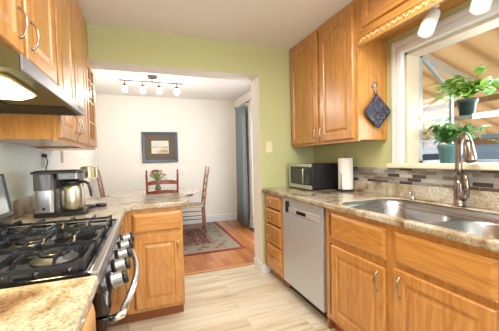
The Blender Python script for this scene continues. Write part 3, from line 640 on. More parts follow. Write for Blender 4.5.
# oven door
b = BM(); box(b, -.164, -.118, RY0 + .006, RY1 - .006, .69, .775); box(b, -.164, -.118, RY0 + .006, RY1 - .006, .22, .27); box(b, -.164, -.118, RY0 + .006, RY0 + .07, .27, .69); box(b, -.164, -.118, RY1 - .07, RY1 - .006, .27, .69)
od = finish(b, 'oven_door', GLOSSB, t, bevel=.003)
b = BM(); box(b, -.160, -.1195, RY0 + .071, RY1 - .071, .271, .689); sub(b, 'oven_window', GLOSSB, od, t)
hp = [(-.118, RY0 + .05, .745), (-.085, RY0 + .055, .752)] + [(-.085 + .034 * math.sin(PI * i / 12), RY0 + .06 + (RY1 - RY0 - .12) * i / 12, .755) for i in range(1, 12)] + [(-.085, RY1 - .055, .752), (-.118, RY1 - .05, .745)]
b = BM(); tube(b, hp, .0125, 12); sub(b, 'oven_handle', plain('bright_handle_steel', (.72, .73, .75), .18, 1.), od, t, smooth=True)
b = BM(); box(b, -.164, -.122, RY0 + .006, RY1 - .006, .04, .21); finish(b, 'warming_drawer', STEEL, t, bevel=.003)
# backguard
b = BM(); loft(b, [[(-.735, yy, .90), (-.64, yy, .90), (-.625, yy, .985), (-.655, yy, 1.175), (-.735, yy, 1.175)] for yy in (RY0 + .003, RY1 - .003)]); bg = finish(b, 'backguard', STEEL, t, bevel=.004)
b = BM(); loft(b, [[(-.6275, yy, 1.01), (-.6245, yy, 1.01), (-.646, yy, 1.15), (-.649, yy, 1.15)] for yy in (RY0 + .2, RY1 - .18)]); sub(b, 'clock_panel', GLOSSB, bg, t)
for ya, yb in ((RY0, RY0 + .0028), (RY1 - .0028, RY1)):
    b = BM(); loft(b, [[(-.735, yy, .925), (-.634, yy, .925), (-.618, yy, .985), (-.648, yy, 1.182), (-.735, yy, 1.182)] for yy in (ya, yb)]); sub(b, 'end_cap', BLACK, bg, t)
b = BM(); loft(b, [[(-.64, yy, .93), (-.632, yy, .93), (-.618, yy, .985), (-.622, yy, 1.0), (-.64, yy, 1.0)] for yy in (RY0 + .003, RY1 - .003)]); sub(b, 'lower_trim', BLACK, bg, t)
# burners and grates
for (bx, by, br_) in ((-.53, 1.05, .036), (-.29, 1.05, .045), (-.42, 1.255, .05), (-.53, 1.46, .045), (-.29, 1.46, .034)):
    b = BM(); lathe(b, [(br_ + .022, .912), (br_ + .022, .916), (br_ + .008, .920), (br_ + .006, .930), (.001, .930)], (bx, by, 0), 22); bb = finish(b, 'burner', plain('burner_alloy', (.10, .10, .105), .55, .9), t, smooth=True)
    b = BM(); lathe(b, [(br_, .931), (br_ + .002, .936), (br_ - .006, .941), (.001, .942)], (bx, by, 0), 22); sub(b, 'burner_cap', IRON, bb, t, smooth=True)
def grate(ya, yb):
    b = BM(); x0, x1 = -.645, -.185; zt = .953; s = .0040
    def bar(p, q, w=s, h=.006): 
        p, q = Vector(p), Vector(q); d = (q - p).normalized(); sd = d.cross(Vector((0, 0, 1))).normalized() * w; u_ = Vector((0, 0, h))
        loft(b, [[c + sd - u_, c + sd * .7 + u_, c - sd * .7 + u_, c - sd - u_] for c in (p, q)])
    for yy in (ya, yb): bar((x0, yy, zt - .020), (x1, yy, zt - .020))
    for xx in (x0, (x0 + x1) / 2, x1): bar((xx, ya, zt - .020), (xx, yb, zt - .020))
    ym = (ya + yb) / 2
    for xx in (x0 + .07, x0 + .165, x1 - .165, x1 - .07):     # raised fingers reaching over the burners
        for s0, s1 in ((ya, ym - .028), (yb, ym + .028)):
            bar((xx, s0, zt - .018), (xx, s0 + (s1 - s0) * .18, zt)); bar((xx, s0 + (s1 - s0) * .18, zt), (xx, s1, zt))
    for xm in (x0 + .115, x1 - .115):
        bar((xm - .09, ym, zt), (xm - .035, ym, zt)); bar((xm + .035, ym, zt), (xm + .09, ym, zt))
    for xx in (x0, x1):
        for yy in (ya, yb): box(b, xx - .007, xx + .007, yy - .007, yy + .007, .912, zt - .008)
    return finish(b, 'grate', IRON, t)
grate(.900, 1.125); grate(1.143, 1.367); grate(1.385, 1.610)
b = BM(); 
for yy in (RY0 + .04, RY1 - .04):
    for xx in (-.70, -.20): lathe(b, [(.018, 0), (.018, .03)], (xx, yy, 0), 10)
finish(b, 'feet', BLACK, t)

# ------------------------------------------------------------------ range hood
t = thing('range_hood', 'under-cabinet range hood with a glowing lamp above the stove', 'range hood', (-.5, 1.25, 1.475))
HY0, HY1, HX, HZ = .872, 1.640, -.296, 1.472
b = BM(); loft(b, [[(XL + .002, yy, 1.475), (HX - .002, yy, 1.475), (HX - .002, yy, 1.510), (-.43, yy, 1.598), (XL + .002, yy, 1.598)] for yy in (HY0, HY1)], True, True)
HD = plain('olive_hood_enamel', (.10, .088, .025), .35, .2)
b.faces.ensure_lookup_table(); finish(b, 'canopy', HD, t)
b = BM(); box(b, HX - .001, HX + .006, HY0 - .001, HY1 + .001, HZ - .002, 1.512); box(b, XL + .01, HX - .001, HY1 - .002, HY1 + .002, HZ - .002, 1.474); lp = finish(b, 'front_lip', plain('grey_hood_lip', (.26, .27, .31), .38, .7), t, bevel=.002)
b = BM(); box(b, HX + .0061, HX + .0075, 1.50, 1.60, 1.485, 1.50); sub(b, 'switch_plate', BLACK, lp, t)
b = BM(); loft(b, [rrect(-.49, -.355, .92, 1.20, .04, 1.4745, 5), rrect(-.485, -.36, .925, 1.195, .04, 1.462, 5), rrect(-.465, -.38, .95, 1.17, .03, 1.450, 5)], True, True)
finish(b, 'lamp_lens', emis('warm_hood_lamp_glow', (1, .86, .42), 7), t, smooth=True)
b = BM(); tube(b, rrect(-.492, -.353, .918, 1.202, .042, 1.472, 5) + [rrect(-.492, -.353, .918, 1.202, .042, 1.472, 5)[0]], .005, 8); finish(b, 'lens_rim', plain('yellow_lens_rim', (.55, .42, .10), .4), t, smooth=True)  # yellow ring around the lamp lens
b = BM(); box(b, -.72, -.32, 1.40, 1.63, 1.4725, 1.4745); finish(b, 'recess_shade_plate', plain('dark_recess_shade', (.012, .012, .012), .6), t)  # flat black plate added as the shaded hollow at the hood's far end
b = BM(); box(b, -.72, -.52, .95, 1.39, 1.468, 1.4745); finish(b, 'filter', plain('dark_mesh_filter', (.05, .05, .04), .5, .6), t)
l = bpy.data.lights.new('hood_lamp', 'AREA'); l.shape = 'RECTANGLE'; l.size = .10; l.size_y = .22; l.energy = 5.5; l.color = (1, .76, .30)
o = bpy.data.objects.new('hood_lamp', l); C.objects.link(o); o.location = (-.4225, 1.06, 1.447); o.parent = t; o.matrix_parent_inverse = LOC[t.name].inverted()

# ------------------------------------------------------------------ upper cabinets, left
XUL = -.4225; F = FL(XUL)
def upper_left(name, label, y0, y1, z0, z1, doors, arch=.07):
    t = thing(name, label, 'cabinet', (XL, (y0 + y1) / 2, z0), 0, 'oak wall cabinets')
    b = BM(); box(b, XL + .002, XUL - .018, y0, y1, z0 + .012, z1); finish(b, 'carcass', OV, t)
    b = BM(); box(b, XUL - .017, XUL, y0, y1, z0, z0 + .035); box(b, XUL - .017, XUL, y0, y1, z1 - .035, z1)
    ys = [y0] + [v for d in doors for v in (d[0] + .01, d[1] - .01)] + [y1]
    for i in range(0, len(ys), 2): box(b, XUL - .017, XUL, ys[i], ys[i + 1], z0 + .035, z1 - .035)
    finish(b, 'face_frame', OV, t, bevel=.001)
    for (a, c, hy) in doors:
        d = finish(panel_door(F, a, c, z0 + .022, z1 - .022, fr=.055, arch=arch), 'door', OV, t)
        if hy: sub(pull(F, hy, z0 + .075, z0 + .175, .02), 'handle', NICKEL, d, t, smooth=True)
    return t
upper_left('over_hood_cabinet', 'pale oak cabinet with two doors directly above the range hood', .866, 1.640, 1.600, ZC - .002, [(.885, 1.225, 1.190), (1.262, 1.628, 1.300)])
upper_left('over_counter_cabinet', 'oak wall cabinet at the near left edge beside the hood cabinet', -.2, .862, 1.339, ZC - .002, [(-.17, .32, .285), (.35, .84, .385)])
upper_left('wall_cabinet', 'tall oak wall cabinet with paired handles above the coffee maker', 1.643, 2.398, 1.339, ZC - .002, [(1.665, 2.005, 1.975), (2.035, 2.38, 2.062)])
t = thing('glass_door_cabinet', 'oak cabinet end unit with a narrow mullioned glass door beside the opening', 'cabinet', (XL, 2.6, 1.339), 0, 'oak wall cabinets')
b = BM(); z0, z1 = 1.339, 2.075
box(b, XL + .002, XUL - .018, 2.40, 2.415, z0, z1); box(b, XL + .002, XUL - .018, 2.785, 2.80, z0, z1); box(b, XL + .002, XUL - .018, 2.415, 2.785, z0, z0 + .015); box(b, XL + .002, XUL - .018, 2.415, 2.785, z1 - .015, z1); box(b, XL + .002, XL + .012, 2.415, 2.785, z0 + .015, z1 - .015)
finish(b, 'carcass', OV, t)
b = BM(); box(b, XL + .002, XUL, 2.40, YW - .003, z1 + .001, ZC - .002); finish(b, 'upper_filler', OV, t)
b = BM(); box(b, XUL - .017, XUL, 2.40, 2.43, z0, z1); box(b, XUL - .017, XUL, 2.77, 2.80, z0, z1); box(b, XUL - .017, XUL, 2.43, 2.77, z0, z0 + .035); box(b, XUL - .017, XUL, 2.43, 2.77, z1 - .035, z1); finish(b, 'face_frame', OV, t)
d = finish(panel_door(F, 2.415, 2.785, z0 + .022, z1 - .022, fr=.055, hollow=True), 'door', OV, t)
b = BM(); fbox(b, F, 2.46, 2.74, z0 + .07, z1 - .07, .006, .009); sub(b, 'door_glass', GLASS, d, t)
b = BM(); fbox(b, F, 2.592, 2.608, z0 + .075, z1 - .075, .0095, .016)
for zz in (1.55, 1.72, 1.89): fbox(b, F, 2.468, 2.732, zz, zz + .014, .0095, .015)
sub(b, 'muntin', OV, d, t)
b = BM(); box(b, XL + .012, XUL - .03, 2.415, 2.785, 1.70, 1.715); finish(b, 'shelf', OV, t)

# ------------------------------------------------------------------ coffee things on the left counter
SILV = plain('steel_jug', (.50, .47, .38), .34, 1.)
t = thing('coffee_maker', 'black and steel coffee maker with a thermal carafe on the left counter', 'coffee maker', (-.50, 1.94, .914))
CMS = plain('satin_steel_column', (.62, .61, .58), .3, 1.)
b = BM(); loft(b, [rrect(-.635, -.375, 1.86, 2.05, .03, z, 5) for z in (.916, .936)] + [rrect(-.63, -.38, 1.865, 2.045, .03, .942, 5)]); finish(b, 'base', BLACK, t, smooth=False)
b = BM(); loft(b, [rrect(-.628, -.528, 1.87, 2.04, .02, z, 5) for z in (.943, 1.07)]); finish(b, 'column', STEEL, t, smooth=False)
b = BM(); loft(b, [rrect(-.628, -.528, 1.87, 2.04, .02, z, 5) for z in (1.071, 1.165)]); finish(b, 'water_tank', SMOKE, t)
b = BM(); loft(b, [rrect(-.524, -.385, 1.88, 2.04, .03, z, 5) for z in (1.132, 1.166)]); finish(b, 'brew_basket', plain('dark_steel_band', (.22, .22, .23), .3, .9), t)
b = BM(); loft(b, [rrect(-.640, -.375, 1.86, 2.05, .03, 1.167, 5), rrect(-.640, -.375, 1.86, 2.05, .03, 1.178, 5), rrect(-.62, -.395, 1.875, 2.035, .03, 1.186, 5)]); finish(b, 'lid', BLACK, t)
b = BM(); lathe(b, [(.008, 0), (.008, .004), (.001, .005)], (-.578, 1.868, .965), 12, axis='y'); finish(b, 'power_button', BLACK, t)
t2 = thing('thermal_carafe', 'steel thermal carafe with a black handle standing in the coffee maker', 'carafe', (-.448, 1.945, .942))
b = BM(); lathe(b, [(.060, .943), (.065, .950), (.066, 1.0), (.065, 1.06), (.060, 1.082), (.048, 1.098)], (-.448, 1.945, 0), 30); finish(b, 'jug', SILV, t2, smooth=True)
b = BM(); lathe(b, [(.046, 1.0985), (.047, 1.112), (.036, 1.124), (.001, 1.128)], (-.448, 1.945, 0), 24); finish(b, 'lid', BLACK, t2, smooth=True)
b = BM(); tube(b, [(-.408, 1.93, 1.108), (-.375, 1.915, 1.112), (-.352, 1.907, 1.10), (-.343, 1.903, 1.06), (-.338, 1.90, 1.02)], [.007, .008, .009, .008, .006], 10); finish(b, 'handle', BLACK, t2, smooth=True)
t = thing('pod_coffee_brewer', 'small steel-topped brewer with a black drip tray behind the carafe', 'coffee maker', (-.42, 2.22, .914))
b = BM(); loft(b, [rrect(-.58, -.452, 2.15, 2.33, .03, z, 5) for z in (.916, 1.16)]); finish(b, 'body', BLACK, t)
b = BM(); loft(b, [rrect(-.45, -.345, 2.16, 2.30, .05, z, 6) for z in (1.121, 1.195)] + [rrect(-.44, -.355, 2.17, 2.29, .045, 1.200, 6)]); finish(b, 'brew_head', plain('warm_steel_band', (.50, .42, .27), .3, 1.), t, smooth=False)
b = BM(); lathe(b, [(.042, .916), (.044, .930), (.040, .936), (.001, .937)], (-.395, 2.13, 0), 22); finish(b, 'drip_tray', BLACK, t, smooth=True)
b = BM(); lathe(b, [(.036, .916), (.038, .930), (.034, .936), (.001, .937)], (-.325, 2.17, 0), 22); o = finish(b, 'jar_lid', BLACK, smooth=True); tag(o, 'round black lid lying on the counter beside the brewer', 'lid')
def outlet(loc, axis, label, s=1., mat=IVORY, kind='outlet'):
    t = thing('wall_outlet' if kind == 'outlet' else 'light_switch', label, kind, loc, 0, 'wall plates')
    x, y, z = loc; h, w_ = .058, .036
    b = BM()
    if axis == 'x': box(b, x + .0005, x + .006, y - w_, y + w_, z - h, z + h)
    else: box(b, x - w_, x + w_, y - .006, y - .0005, z - h, z + h)
    p = finish(b, 'cover_plate', mat, t, bevel=.002)
    for dz in ((.022, -.022) if kind == 'outlet' else (0,)):
        b = BM(); hh = .014 if kind == 'outlet' else .03
        if axis == 'x': box(b, x + .0062, x + .008, y - .015, y + .015, z + dz - hh, z + dz + hh)
        else: box(b, x - .012, x + .012, y - .009, y - .0062, z + dz - hh, z + dz + hh)
        finish(b, 'socket' if kind == 'outlet' else 'rocker', mat, t, bevel=.001)
outlet((XL, 2.53, 1.255), 'x', 'outlet on the left wall with a black cord plugged in', mat=plain('grey_plate', (.45, .45, .44), .4))
outlet((XL, 3.05, 1.29), 'x', 'grey wall outlet further right, below the wall cabinets', mat=bpy.data.materials['grey_plate'])
outlet((1.242, YW, 1.346), 'y', 'ivory light switch on the green wall beside the opening', kind='switch')
b = BM(); tube(b, [(XL + .0085, 2.50, 1.29), (XL + .035, 2.50, 1.285)], .013, 8); tube(b, [(XL + .03, 2.50, 1.285), (XL + .045, 2.48, 1.24), (XL + .032, 2.40, 1.08), (XL + .035, 2.25, .96), (XL + .05, 2.15, .922), (-.64, 2.08, .921)], .004, 8)
o = finish(b, 'power_cord', BLACK, smooth=True); tag(o, 'black power cord hanging down from the outlet behind the coffee maker', 'cord')

# ------------------------------------------------------------------ plants in the garden window
def leaf(bm, p, d, up_, L, Wd, K=5):
    d = d.normalized(); s = d.cross(up_); 
    if s.length < .01: s = d.cross(Vector((1, 0, 0)))
    s.normalize(); nn = s.cross(d).normalized()
    row = []
    for i in range(K + 1):
        t_ = i / K; wv = Wd * math.sin(PI * min(.97, t_ * .93 + .05)) ** .8
        c = p + d * L * t_ - nn * L * .22 * t_ * t_
        row.append((bm.verts.new(c - s * wv + nn * wv * .25), bm.verts.new(c), bm.verts.new(c + s * wv + nn * wv * .25)))
    for a, b_ in zip(row, row[1:]):
        bm.faces.new((a[0], a[1], b_[1], b_[0])); bm.faces.new((a[1], a[2], b_[2], b_[1]))
def pot(t, c, r0, r1, h, mat):
    b = BM(); x, y, z = c
    lathe(b, [(r0, z), (r1 - .004, z + h * .8), (r1 + .003, z + h * .8), (r1 + .004, z + h), (r1 - .004, z + h), (r1 - .006, z + h * .86), (.001, z + h * .86)], (x, y, 0), 24)
    finish(b, 'pot', mat, t, smooth=True)
    b = BM(); lathe(b, [(r1 - .007, z + h * .865), (.001, z + h * .90)], (x, y, 0), 16); finish(b, 'soil', SOIL, t)
rnd = random.Random(3)
def bushy(name, label, c, r0, r1, h, potm, nst, spread, up_h, leafL, leafW, lm, per=7, trail=False, grp='potted plants in the garden window', bounds=None):
    t = thing(name, label, 'plant', c, 0, grp); pot(t, c, r0, r1, h, potm)
    bl = BM(); bs_ = BM(); top = Vector((c[0], c[1], c[2] + h * .9))
    for i in range(nst):
        a = 2 * PI * i / nst + rnd.uniform(-.3, .3); sp_ = spread * rnd.uniform(.45, 1.)
        e = top + Vector((math.cos(a) * sp_ * (.55), math.sin(a) * sp_, up_h * rnd.uniform(.35, 1.) if not trail else rnd.uniform(-.02, up_h)))
        if bounds: e.x = min(max(e.x, bounds[0]), bounds[1])
        mid = top + (e - top) * .5 + Vector((0, 0, up_h * (.35 if not trail else .5)))
        P = bez(top, top + Vector((0, 0, up_h * .3)), mid, e, 10); tube(bs_, P, [.0022] * 11, 5)
        for k in range(per):
            q = P[min(10, 3 + int(k * 7 / per))]; dd_ = Vector((rnd.uniform(-.6, .6), rnd.uniform(-1, 1), rnd.uniform(-.2, .7)))
            L_ = leafL * rnd.uniform(.7, 1.15)
            if bounds and not (bounds[0] < q.x + dd_.normalized().x * L_ < bounds[1]): dd_.x *= -1
            leaf(bl, q, dd_, Vector((0, 0, 1)), L_, leafW * rnd.uniform(.8, 1.1))
    finish(bs_, 'stems', STEMM, t, smooth=True); finish(bl, 'leaves', lm, t, smooth=True)
bushy('trailing_plant', 'trailing plant with round bright leaves in a dark pot on the glass shelf', (2.06, 1.245, 1.4845), .042, .056, .105, POTD, 20, .36, .22, .070, .033, LEAF1, 6, True, bounds=(1.96, 2.25))
bushy('bushy_plant', 'bushy narrow-leaved plant in a blue green pot on the window seat', (2.04, 1.355, 1.1605), .046, .062, .135, POTB, 34, .26, .15, .062, .011, LEAF2, 13, bounds=(1.95, 2.25))
bushy('leafy_plant', 'low leafy plant at the right side of the window seat', (2.06, .98, 1.1605), .04, .05, .07, POTD, 12, .16, .10, .05, .017, LEAF2, 5, bounds=(1.95, 2.25))

# ------------------------------------------------------------------ dining room
m, n, l, bs = new_mat('patterned_wool_rug')
tc = n.new('ShaderNodeTexCoord'); sp = n.new('ShaderNodeSeparateXYZ'); l.new(tc.outputs['Object'], sp.inputs[0])
def mth(op, a, b=None, c=None):
    q = n.new('ShaderNodeMath'); q.operation = op
    for i, v in enumerate((a, b, c)):
        if v is None: continue
        if isinstance(v, (int, float)): q.inputs[i].default_value = v
        else: l.new(v, q.inputs[i])
    return q.outputs[0]
RX, RYH = .93, .86
ex = mth('SUBTRACT', RX, mth('ABSOLUTE', sp.outputs[0])); ey = mth('SUBTRACT', RYH, mth('ABSOLUTE', sp.outputs[1])); ed = mth('MINIMUM', ex, ey)
nz = n.new('ShaderNodeTexVoronoi'); nz.inputs['Scale'].default_value = 7.5; l.new(tc.outputs['Object'], nz.inputs[0])
n3 = n.new('ShaderNodeTexNoise'); n3.inputs['Scale'].default_value = 14; n3.inputs['Detail'].default_value = 2; l.new(tc.outputs['Object'], n3.inputs[0])
bord = ramp(n, [(0, (.20, .035, .03)), (.045, (.20, .035, .03)), (.05, (.24, .21, .15)), (.075, (.24, .205, .15)), (.33, (.24, .205, .15)), (.345, (.16, .05, .04)), (.37, (.45, .38, .28))]); bord.color_ramp.interpolation = 'CONSTANT'; l.new(ed, bord.inputs[0])
fl = ramp(n, [(.0, (.06, .02, .025)), (.42, (.16, .03, .025)), (.54, (.30, .22, .15)), (.60, (.05, .05, .06))]); fl.color_ramp.interpolation = 'CONSTANT'; l.new(n3.outputs[0], fl.inputs[0])
isf = mth('GREATER_THAN', ed, .38)
mxx = n.new('ShaderNodeMixRGB'); l.new(isf, mxx.inputs[0]); l.new(bord.outputs[0], mxx.inputs[1]); l.new(fl.outputs[0], mxx.inputs[2])
med = mth('MULTIPLY', mth('LESS_THAN', nz.outputs['Distance'], .30), mth('MULTIPLY', mth('GREATER_THAN', ed, .10), mth('LESS_THAN', ed, .33)))
m3 = n.new('ShaderNodeMixRGB'); l.new(mth('MULTIPLY', med, .75), m3.inputs[0]); l.new(mxx.outputs[0], m3.inputs[1]); m3.inputs[2].default_value = (.16, .04, .03, 1)
l.new(m3.outputs[0], bs.inputs['Base Color']); bs.inputs['Roughness'].default_value = .95
b = BM(); box(b, -RX, RX, -RYH, RYH, 0, .008); o = finish(b, 'rug', m); o.location = (.33, 4.38, .0005); tag(o, 'patterned red and grey area rug under the dining table', 'rug')

# table
t = thing('dining_table', 'oval pale oak dining table on a pedestal in the next room', 'table', (.13, 4.45, .009))
def oval(rx, ry, z, n_=40): return [(.15 + rx * math.cos(2 * PI * i / n_), 4.45 + ry * math.sin(2 * PI * i / n_), z) for i in range(n_)]
b = BM(); loft(b, [oval(.675, .50, .722), oval(.70, .525, .733), oval(.70, .525, .745), oval(.688, .513, .753)]); finish(b, 'tabletop', TABLEM, t)
b = BM(); loft(b, [oval(.56, .41, .665), oval(.56, .41, .7215)]); finish(b, 'apron', WALNUT, t)
b = BM(); lathe(b, [(.06, .15), (.085, .20), (.06, .30), (.045, .42), (.07, .55), (.09, .6645)], (.13, 4.45, 0), 20); finish(b, 'pedestal', WALNUT, t, smooth=True)
for k in range(4):
    a = PI / 4 + k * PI / 2; dx, dy = math.cos(a), math.sin(a); b = BM()
    tube(b, [(.13 + dx * .05, 4.45 + dy * .05, .20), (.13 + dx * .18, 4.45 + dy * .18, .12), (.13 + dx * .32, 4.45 + dy * .32, .035)], [.035, .03, .025], 10); finish(b, 'leg', WALNUT, t, smooth=True)
# ladder-back chairs (local frame: faces +y)
def chair(label, loc, rz, wood):
    t = thing('ladder_back_chair', label, 'chair', loc, rz, 'ladder-back dining chairs')
    k = dict(world=False)
    for s in (-1, 1):
        b = BM(); tube(b, [(s * .185, -.19, 0), (s * .185, -.185, .25), (s * .187, -.18, .46), (s * .19, -.215, .75), (s * .192, -.262, 1.04), (s * .192, -.268, 1.075), (s * .192, -.270, 1.09), (s * .192, -.271, 1.105)], [.014, .017, .018, .016, .014, .009, .014, .006], 10)
        finish(b, 'back_post', wood, t, smooth=True, **k)
        b = BM(); tube(b, [(s * .215, .19, 0), (s * .215, .19, .22), (s * .215, .19, .475)], [.013, .018, .016], 10); finish(b, 'leg', wood, t, smooth=True, **k)
    for i, z in enumerate((.55, .675, .80, .925)):
        yb_ = -.18 - (z - .46) * .14; b = BM(); L0 = []
        N_ = 12
        for j in range(N_ + 1):
            u = -1 + 2 * j / N_; x = u * .182; yb2 = yb_ - .018 * (1 - u * u); hh = .026 + .024 * (1 - u * u) ** .8 if i == 3 else .024 + .018 * (1 - u * u)
            L0.append([(x, yb2 - .006, z - .018 + .012 * (1 - u * u)), (x, yb2 + .006, z - .018 + .012 * (1 - u * u)), (x, yb2 + .006, z + hh), (x, yb2 - .006, z + hh)])
        loft(b, L0); finish(b, 'slat', wood, t, **k)
    b = BM(); lo = []
    for z, e_ in ((.448, .0), (.462, .010), (.474, .006), (.478, -.02)): lo.append([(-.19 - e_, -.18 - e_ * .5, z), (.19 + e_, -.18 - e_ * .5, z), (.22 + e_, .20 + e_, z), (-.22 - e_, .20 + e_, z)])
    loft(b, lo); finish(b, 'seat', RUSH, t, **k)
    for z in (.16, .30):
        b = BM(); tube(b, [(-.185, -.187, z), (.185, -.187, z)], .009, 8); finish(b, 'rung', wood, t, smooth=True, **k)
        b = BM(); tube(b, [(-.215, .19, z + .03), (.215, .19, z + .03)], .009, 8); finish(b, 'rung', wood, t, smooth=True, **k)
        for s in (-1, 1): b = BM(); tube(b, [(s * .185, -.187, z + .015), (s * .215, .19, z + .015)], .009, 8); finish(b, 'rung', wood, t, smooth=True, **k)
    return t
chair('cherry-stained ladder-back chair facing away from the camera, in front of the flowers', (.20, 3.93, .009), 0, CHERRY)
chair('ladder-back chair at the right end of the table, standing on the rug', (.72, 4.62, .009), PI / 2 - .1, WALNUT)
chair('ladder-back chair at the left end of the table near the wall', (-.40, 4.55, .009), -PI / 2 + .05, WALNUT)
# flowers
t = thing('flower_vase', 'vase of red and yellow flowers on the dining table', 'vase', (.17, 4.40, .762))
fx, fy = .17, 4.40
b = BM(); lathe(b, [(.03, .7535), (.042, .78), (.045, .82), (.028, .86), (.033, .88)], (fx, fy, 0), 18); finish(b, 'vase', plain('green_vase', (.08, .12, .05), .2), t, smooth=True)
b = BM(); b3 = BM(); cols = [plain('red_petals', (.55, .01, .02), .6), plain('yellow_petals', (.80, .42, .03), .6), plain('pink_petals', (.65, .07, .12), .6)]; bf = [BM(), BM(), BM()]
for i in range(46):
    a = rnd.uniform(0, 2 * PI); rr = .125 * math.sqrt(rnd.random()); p = Vector((fx + rr * math.cos(a), fy + rr * math.sin(a) * .8, 1.0 + .09 * (1 - (rr / .125) ** 2) + rnd.uniform(-.01, .015)))
    tube(b3, [(fx, fy, .872), ((fx + p.x) / 2, (fy + p.y) / 2, (.87 + p.z) / 2 + .01), p], .002, 5)
    if i < 30:
        for q in range(7):
            aa = q * 2 * PI / 7; leaf(bf[i % 3], p, Vector((math.cos(aa), math.sin(aa), .6)), Vector((0, 0, 1)), .034, .017, 3)
    leaf(b, p - Vector((0, 0, .055)), Vector((math.cos(a), math.sin(a), -.1)), Vector((0, 0, 1)), .05, .013, 4)
finish(b3, 'stems', STEMM, t); finish(b, 'foliage', LEAF2, t)
for q, nm in enumerate(('red', 'yellow', 'pink')): o = finish(bf[q], 'blossoms', cols[q], t); o['label'] = nm + ' blossoms'
# picture
t = thing('framed_picture', 'framed landscape print in a dark mat on the dining room wall', 'picture', (.26, YF, 1.475))
x0, x1, z0, z1 = -.050, .580, 1.198, 1.755; fw_ = .055
b = BM()
P0 = [(x0, z0), (x1, z0), (x1, z1), (x0, z1)]
def inset(d): return [(x0 + d, z0 + d), (x1 - d, z0 + d), (x1 - d, z1 - d), (x0 + d, z1 - d)]
lo = [[(p[0], YF - yy, p[1]) for p in inset(d)] for d, yy in ((0, .002), (0, .028), (.015, .034), (.045, .022), (.055, .016), (.055, .002))]
rows = loft(b, lo, False, False); finish(b, 'frame', plain('blue_grey_frame', (.10, .115, .16), .35, .2), t)
b = BM(); box(b, x0 + .055, x1 - .055, YF - .012, YF - .004, z0 + .055, z1 - .055); mt = finish(b, 'mat_board', plain('dark_olive_mat', (.13, .10, .07), .8), t)
b = BM(); box(b, .115, .415, YF - .0135, YF - .0122, 1.365, 1.595); sub(b, 'mat_border', plain('cream_mat_edge', (.80, .74, .60), .8), mt, t)
m, n, l, bs = new_mat('hazy_shore_print')
tc = n.new('ShaderNodeTexCoord'); mp = n.new('ShaderNodeMapping'); mp.inputs['Scale'].default_value = (3, 1, 14); l.new(tc.outputs['Object'], mp.inputs[0]); nz = n.new('ShaderNodeTexNoise'); nz.inputs['Scale'].default_value = 1.; nz.inputs['Detail'].default_value = 4; l.new(mp.outputs[0], nz.inputs[0])
cr = ramp(n, [(.35, (.20, .15, .11)), (.48, (.50, .38, .24)), (.58, (.72, .66, .52)), (.7, (.55, .60, .60))]); l.new(nz.outputs[0], cr.inputs[0]); l.new(cr.outputs[0], bs.inputs['Base Color'])
b = BM(); box(b, .127, .403, YF - .0150, YF - .0137, 1.377, 1.583); sub(b, 'print', m, mt, t)
b = BM(); box(b, .127, .403, YF - .0165, YF - .0152, 1.49, 1.583); sub(b, 'print_sky', plain('pale_print_sky', (.62, .64, .60), .8, var=.1), mt, t)
# track light
t = thing('track_light', 'four-lamp bar light on the dining room ceiling', 'ceiling light', (.127, 4.0, ZC))
DN = plain('dark_nickel', (.14, .13, .12), .3, .9)
b = BM(); box(b, .07, .19, 3.94, 4.06, ZC - .030, ZC - .001); finish(b, 'ceiling_plate', DN, t, bevel=.004)
b = BM(); tube(b, [(-.29, 4.0, 2.312), (.54, 4.0, 2.312)], .007, 10); tube(b, [(.127, 4.0, 2.312), (.127, 4.0, 2.364)], .007, 8); finish(b, 'bar', DN, t, smooth=True)
for i, x in enumerate((-.225, .005, .215, .455)):
    b = BM(); lathe(b, [(.005, 2.306), (.005, 2.268), (.022, 2.262), (.024, 2.244), (.030, 2.238)], (x, 4.0, 0), 16); hd = finish(b, 'lamp_head', DN, t, smooth=True)
    b = BM(); lathe(b, [(.026, 2.2375), (.034, 2.225), (.037, 2.18), (.034, 2.165), (.001, 2.160)], (x, 4.0, 0), 18); sub(b, 'glass_shade', emis('lamp_glass_glow', (1, .96, .88), 3.5) if i == 0 else bpy.data.materials['lamp_glass_glow'], hd, t, smooth=True)
    l = bpy.data.lights.new('track_bulb', 'POINT'); l.energy = 4.5; l.color = (1, .92, .80); l.shadow_soft_size = .04
    o = bpy.data.objects.new('track_bulb', l); C.objects.link(o); o.location = (x, 4.0, 2.10); o.parent = t; o.matrix_parent_inverse = LOC[t.name].inverted()
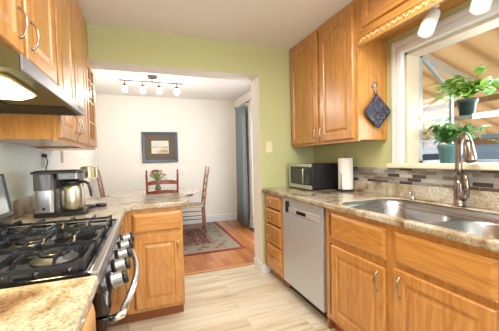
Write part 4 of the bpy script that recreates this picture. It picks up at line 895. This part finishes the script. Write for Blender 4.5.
# curtain and rod
b = BM(); N = 60; rows = []
cy0, cy1 = 4.52, 4.98
for (z, amp) in ((2.17, .018), (1.9, .024), (1.2, .030), (.5, .034), (.03, .036)):
    rows.append([((XD - .075) + amp * math.sin(j / N * 2 * PI * 6 + .3 * z), cy0 + (cy1 - cy0) * j / N, z) for j in range(N + 1)])
vr = [[b.verts.new(p) for p in rw] for rw in rows]
for a, c in zip(vr, vr[1:]):
    for j in range(N): b.faces.new((a[j], a[j + 1], c[j + 1], c[j]))
o = finish(b, 'curtain', CURT, smooth=True); so = o.modifiers.new('thickness', 'SOLIDIFY'); so.thickness = .003; tag(o, 'blue grey floor-length curtain beside the dining room door', 'curtain')
t = thing('curtain_rod', 'thin dark curtain rod above the dining room door', 'curtain rod', (XD, 4.2, 2.19))
b = BM(); tube(b, [(XD - .075, 3.0, 2.195), (XD - .075, 4.99, 2.195)], .008, 10); finish(b, 'rod', DN, t, smooth=True)
b = BM(); lathe(b, [(.008, 0), (.018, .008), (.018, .025), (.004, .035)], (XD - .075, 4.991, 2.195), 14, axis='y'); finish(b, 'finial', DN, t, smooth=True)
for yy in (4.45, 3.03):
    b = BM(); tube(b, [(XD - .001, yy, 2.195), (XD - .068, yy, 2.195)], .006, 8); finish(b, 'bracket', DN, t, smooth=True)
# out-of-view ceiling fixture, added to go with the kitchen fill light
t = thing('added_ceiling_light', 'added round flush light on the kitchen ceiling, out of view above the camera', 'ceiling light', (.75, .75, ZC))
b = BM(); lathe(b, [(.17, ZC - .001), (.17, ZC - .02), (.16, ZC - .025)], (.75, .75, 0), 28); finish(b, 'fixture_ring', NICKEL, t, smooth=True)
b = BM(); lathe(b, [(.155, ZC - .026), (.13, ZC - .055), (.07, ZC - .075), (.001, ZC - .08)], (.75, .75, 0), 28); finish(b, 'glass_bowl', emis('added_bowl_glow', (1, .95, .86), 2.), t, smooth=True)

for o in list(bpy.data.objects):
    if o.parent is None and o.name in ('coffee_maker', 'thermal_carafe', 'pod_coffee_brewer', 'jar_lid'): o.location.x += .018
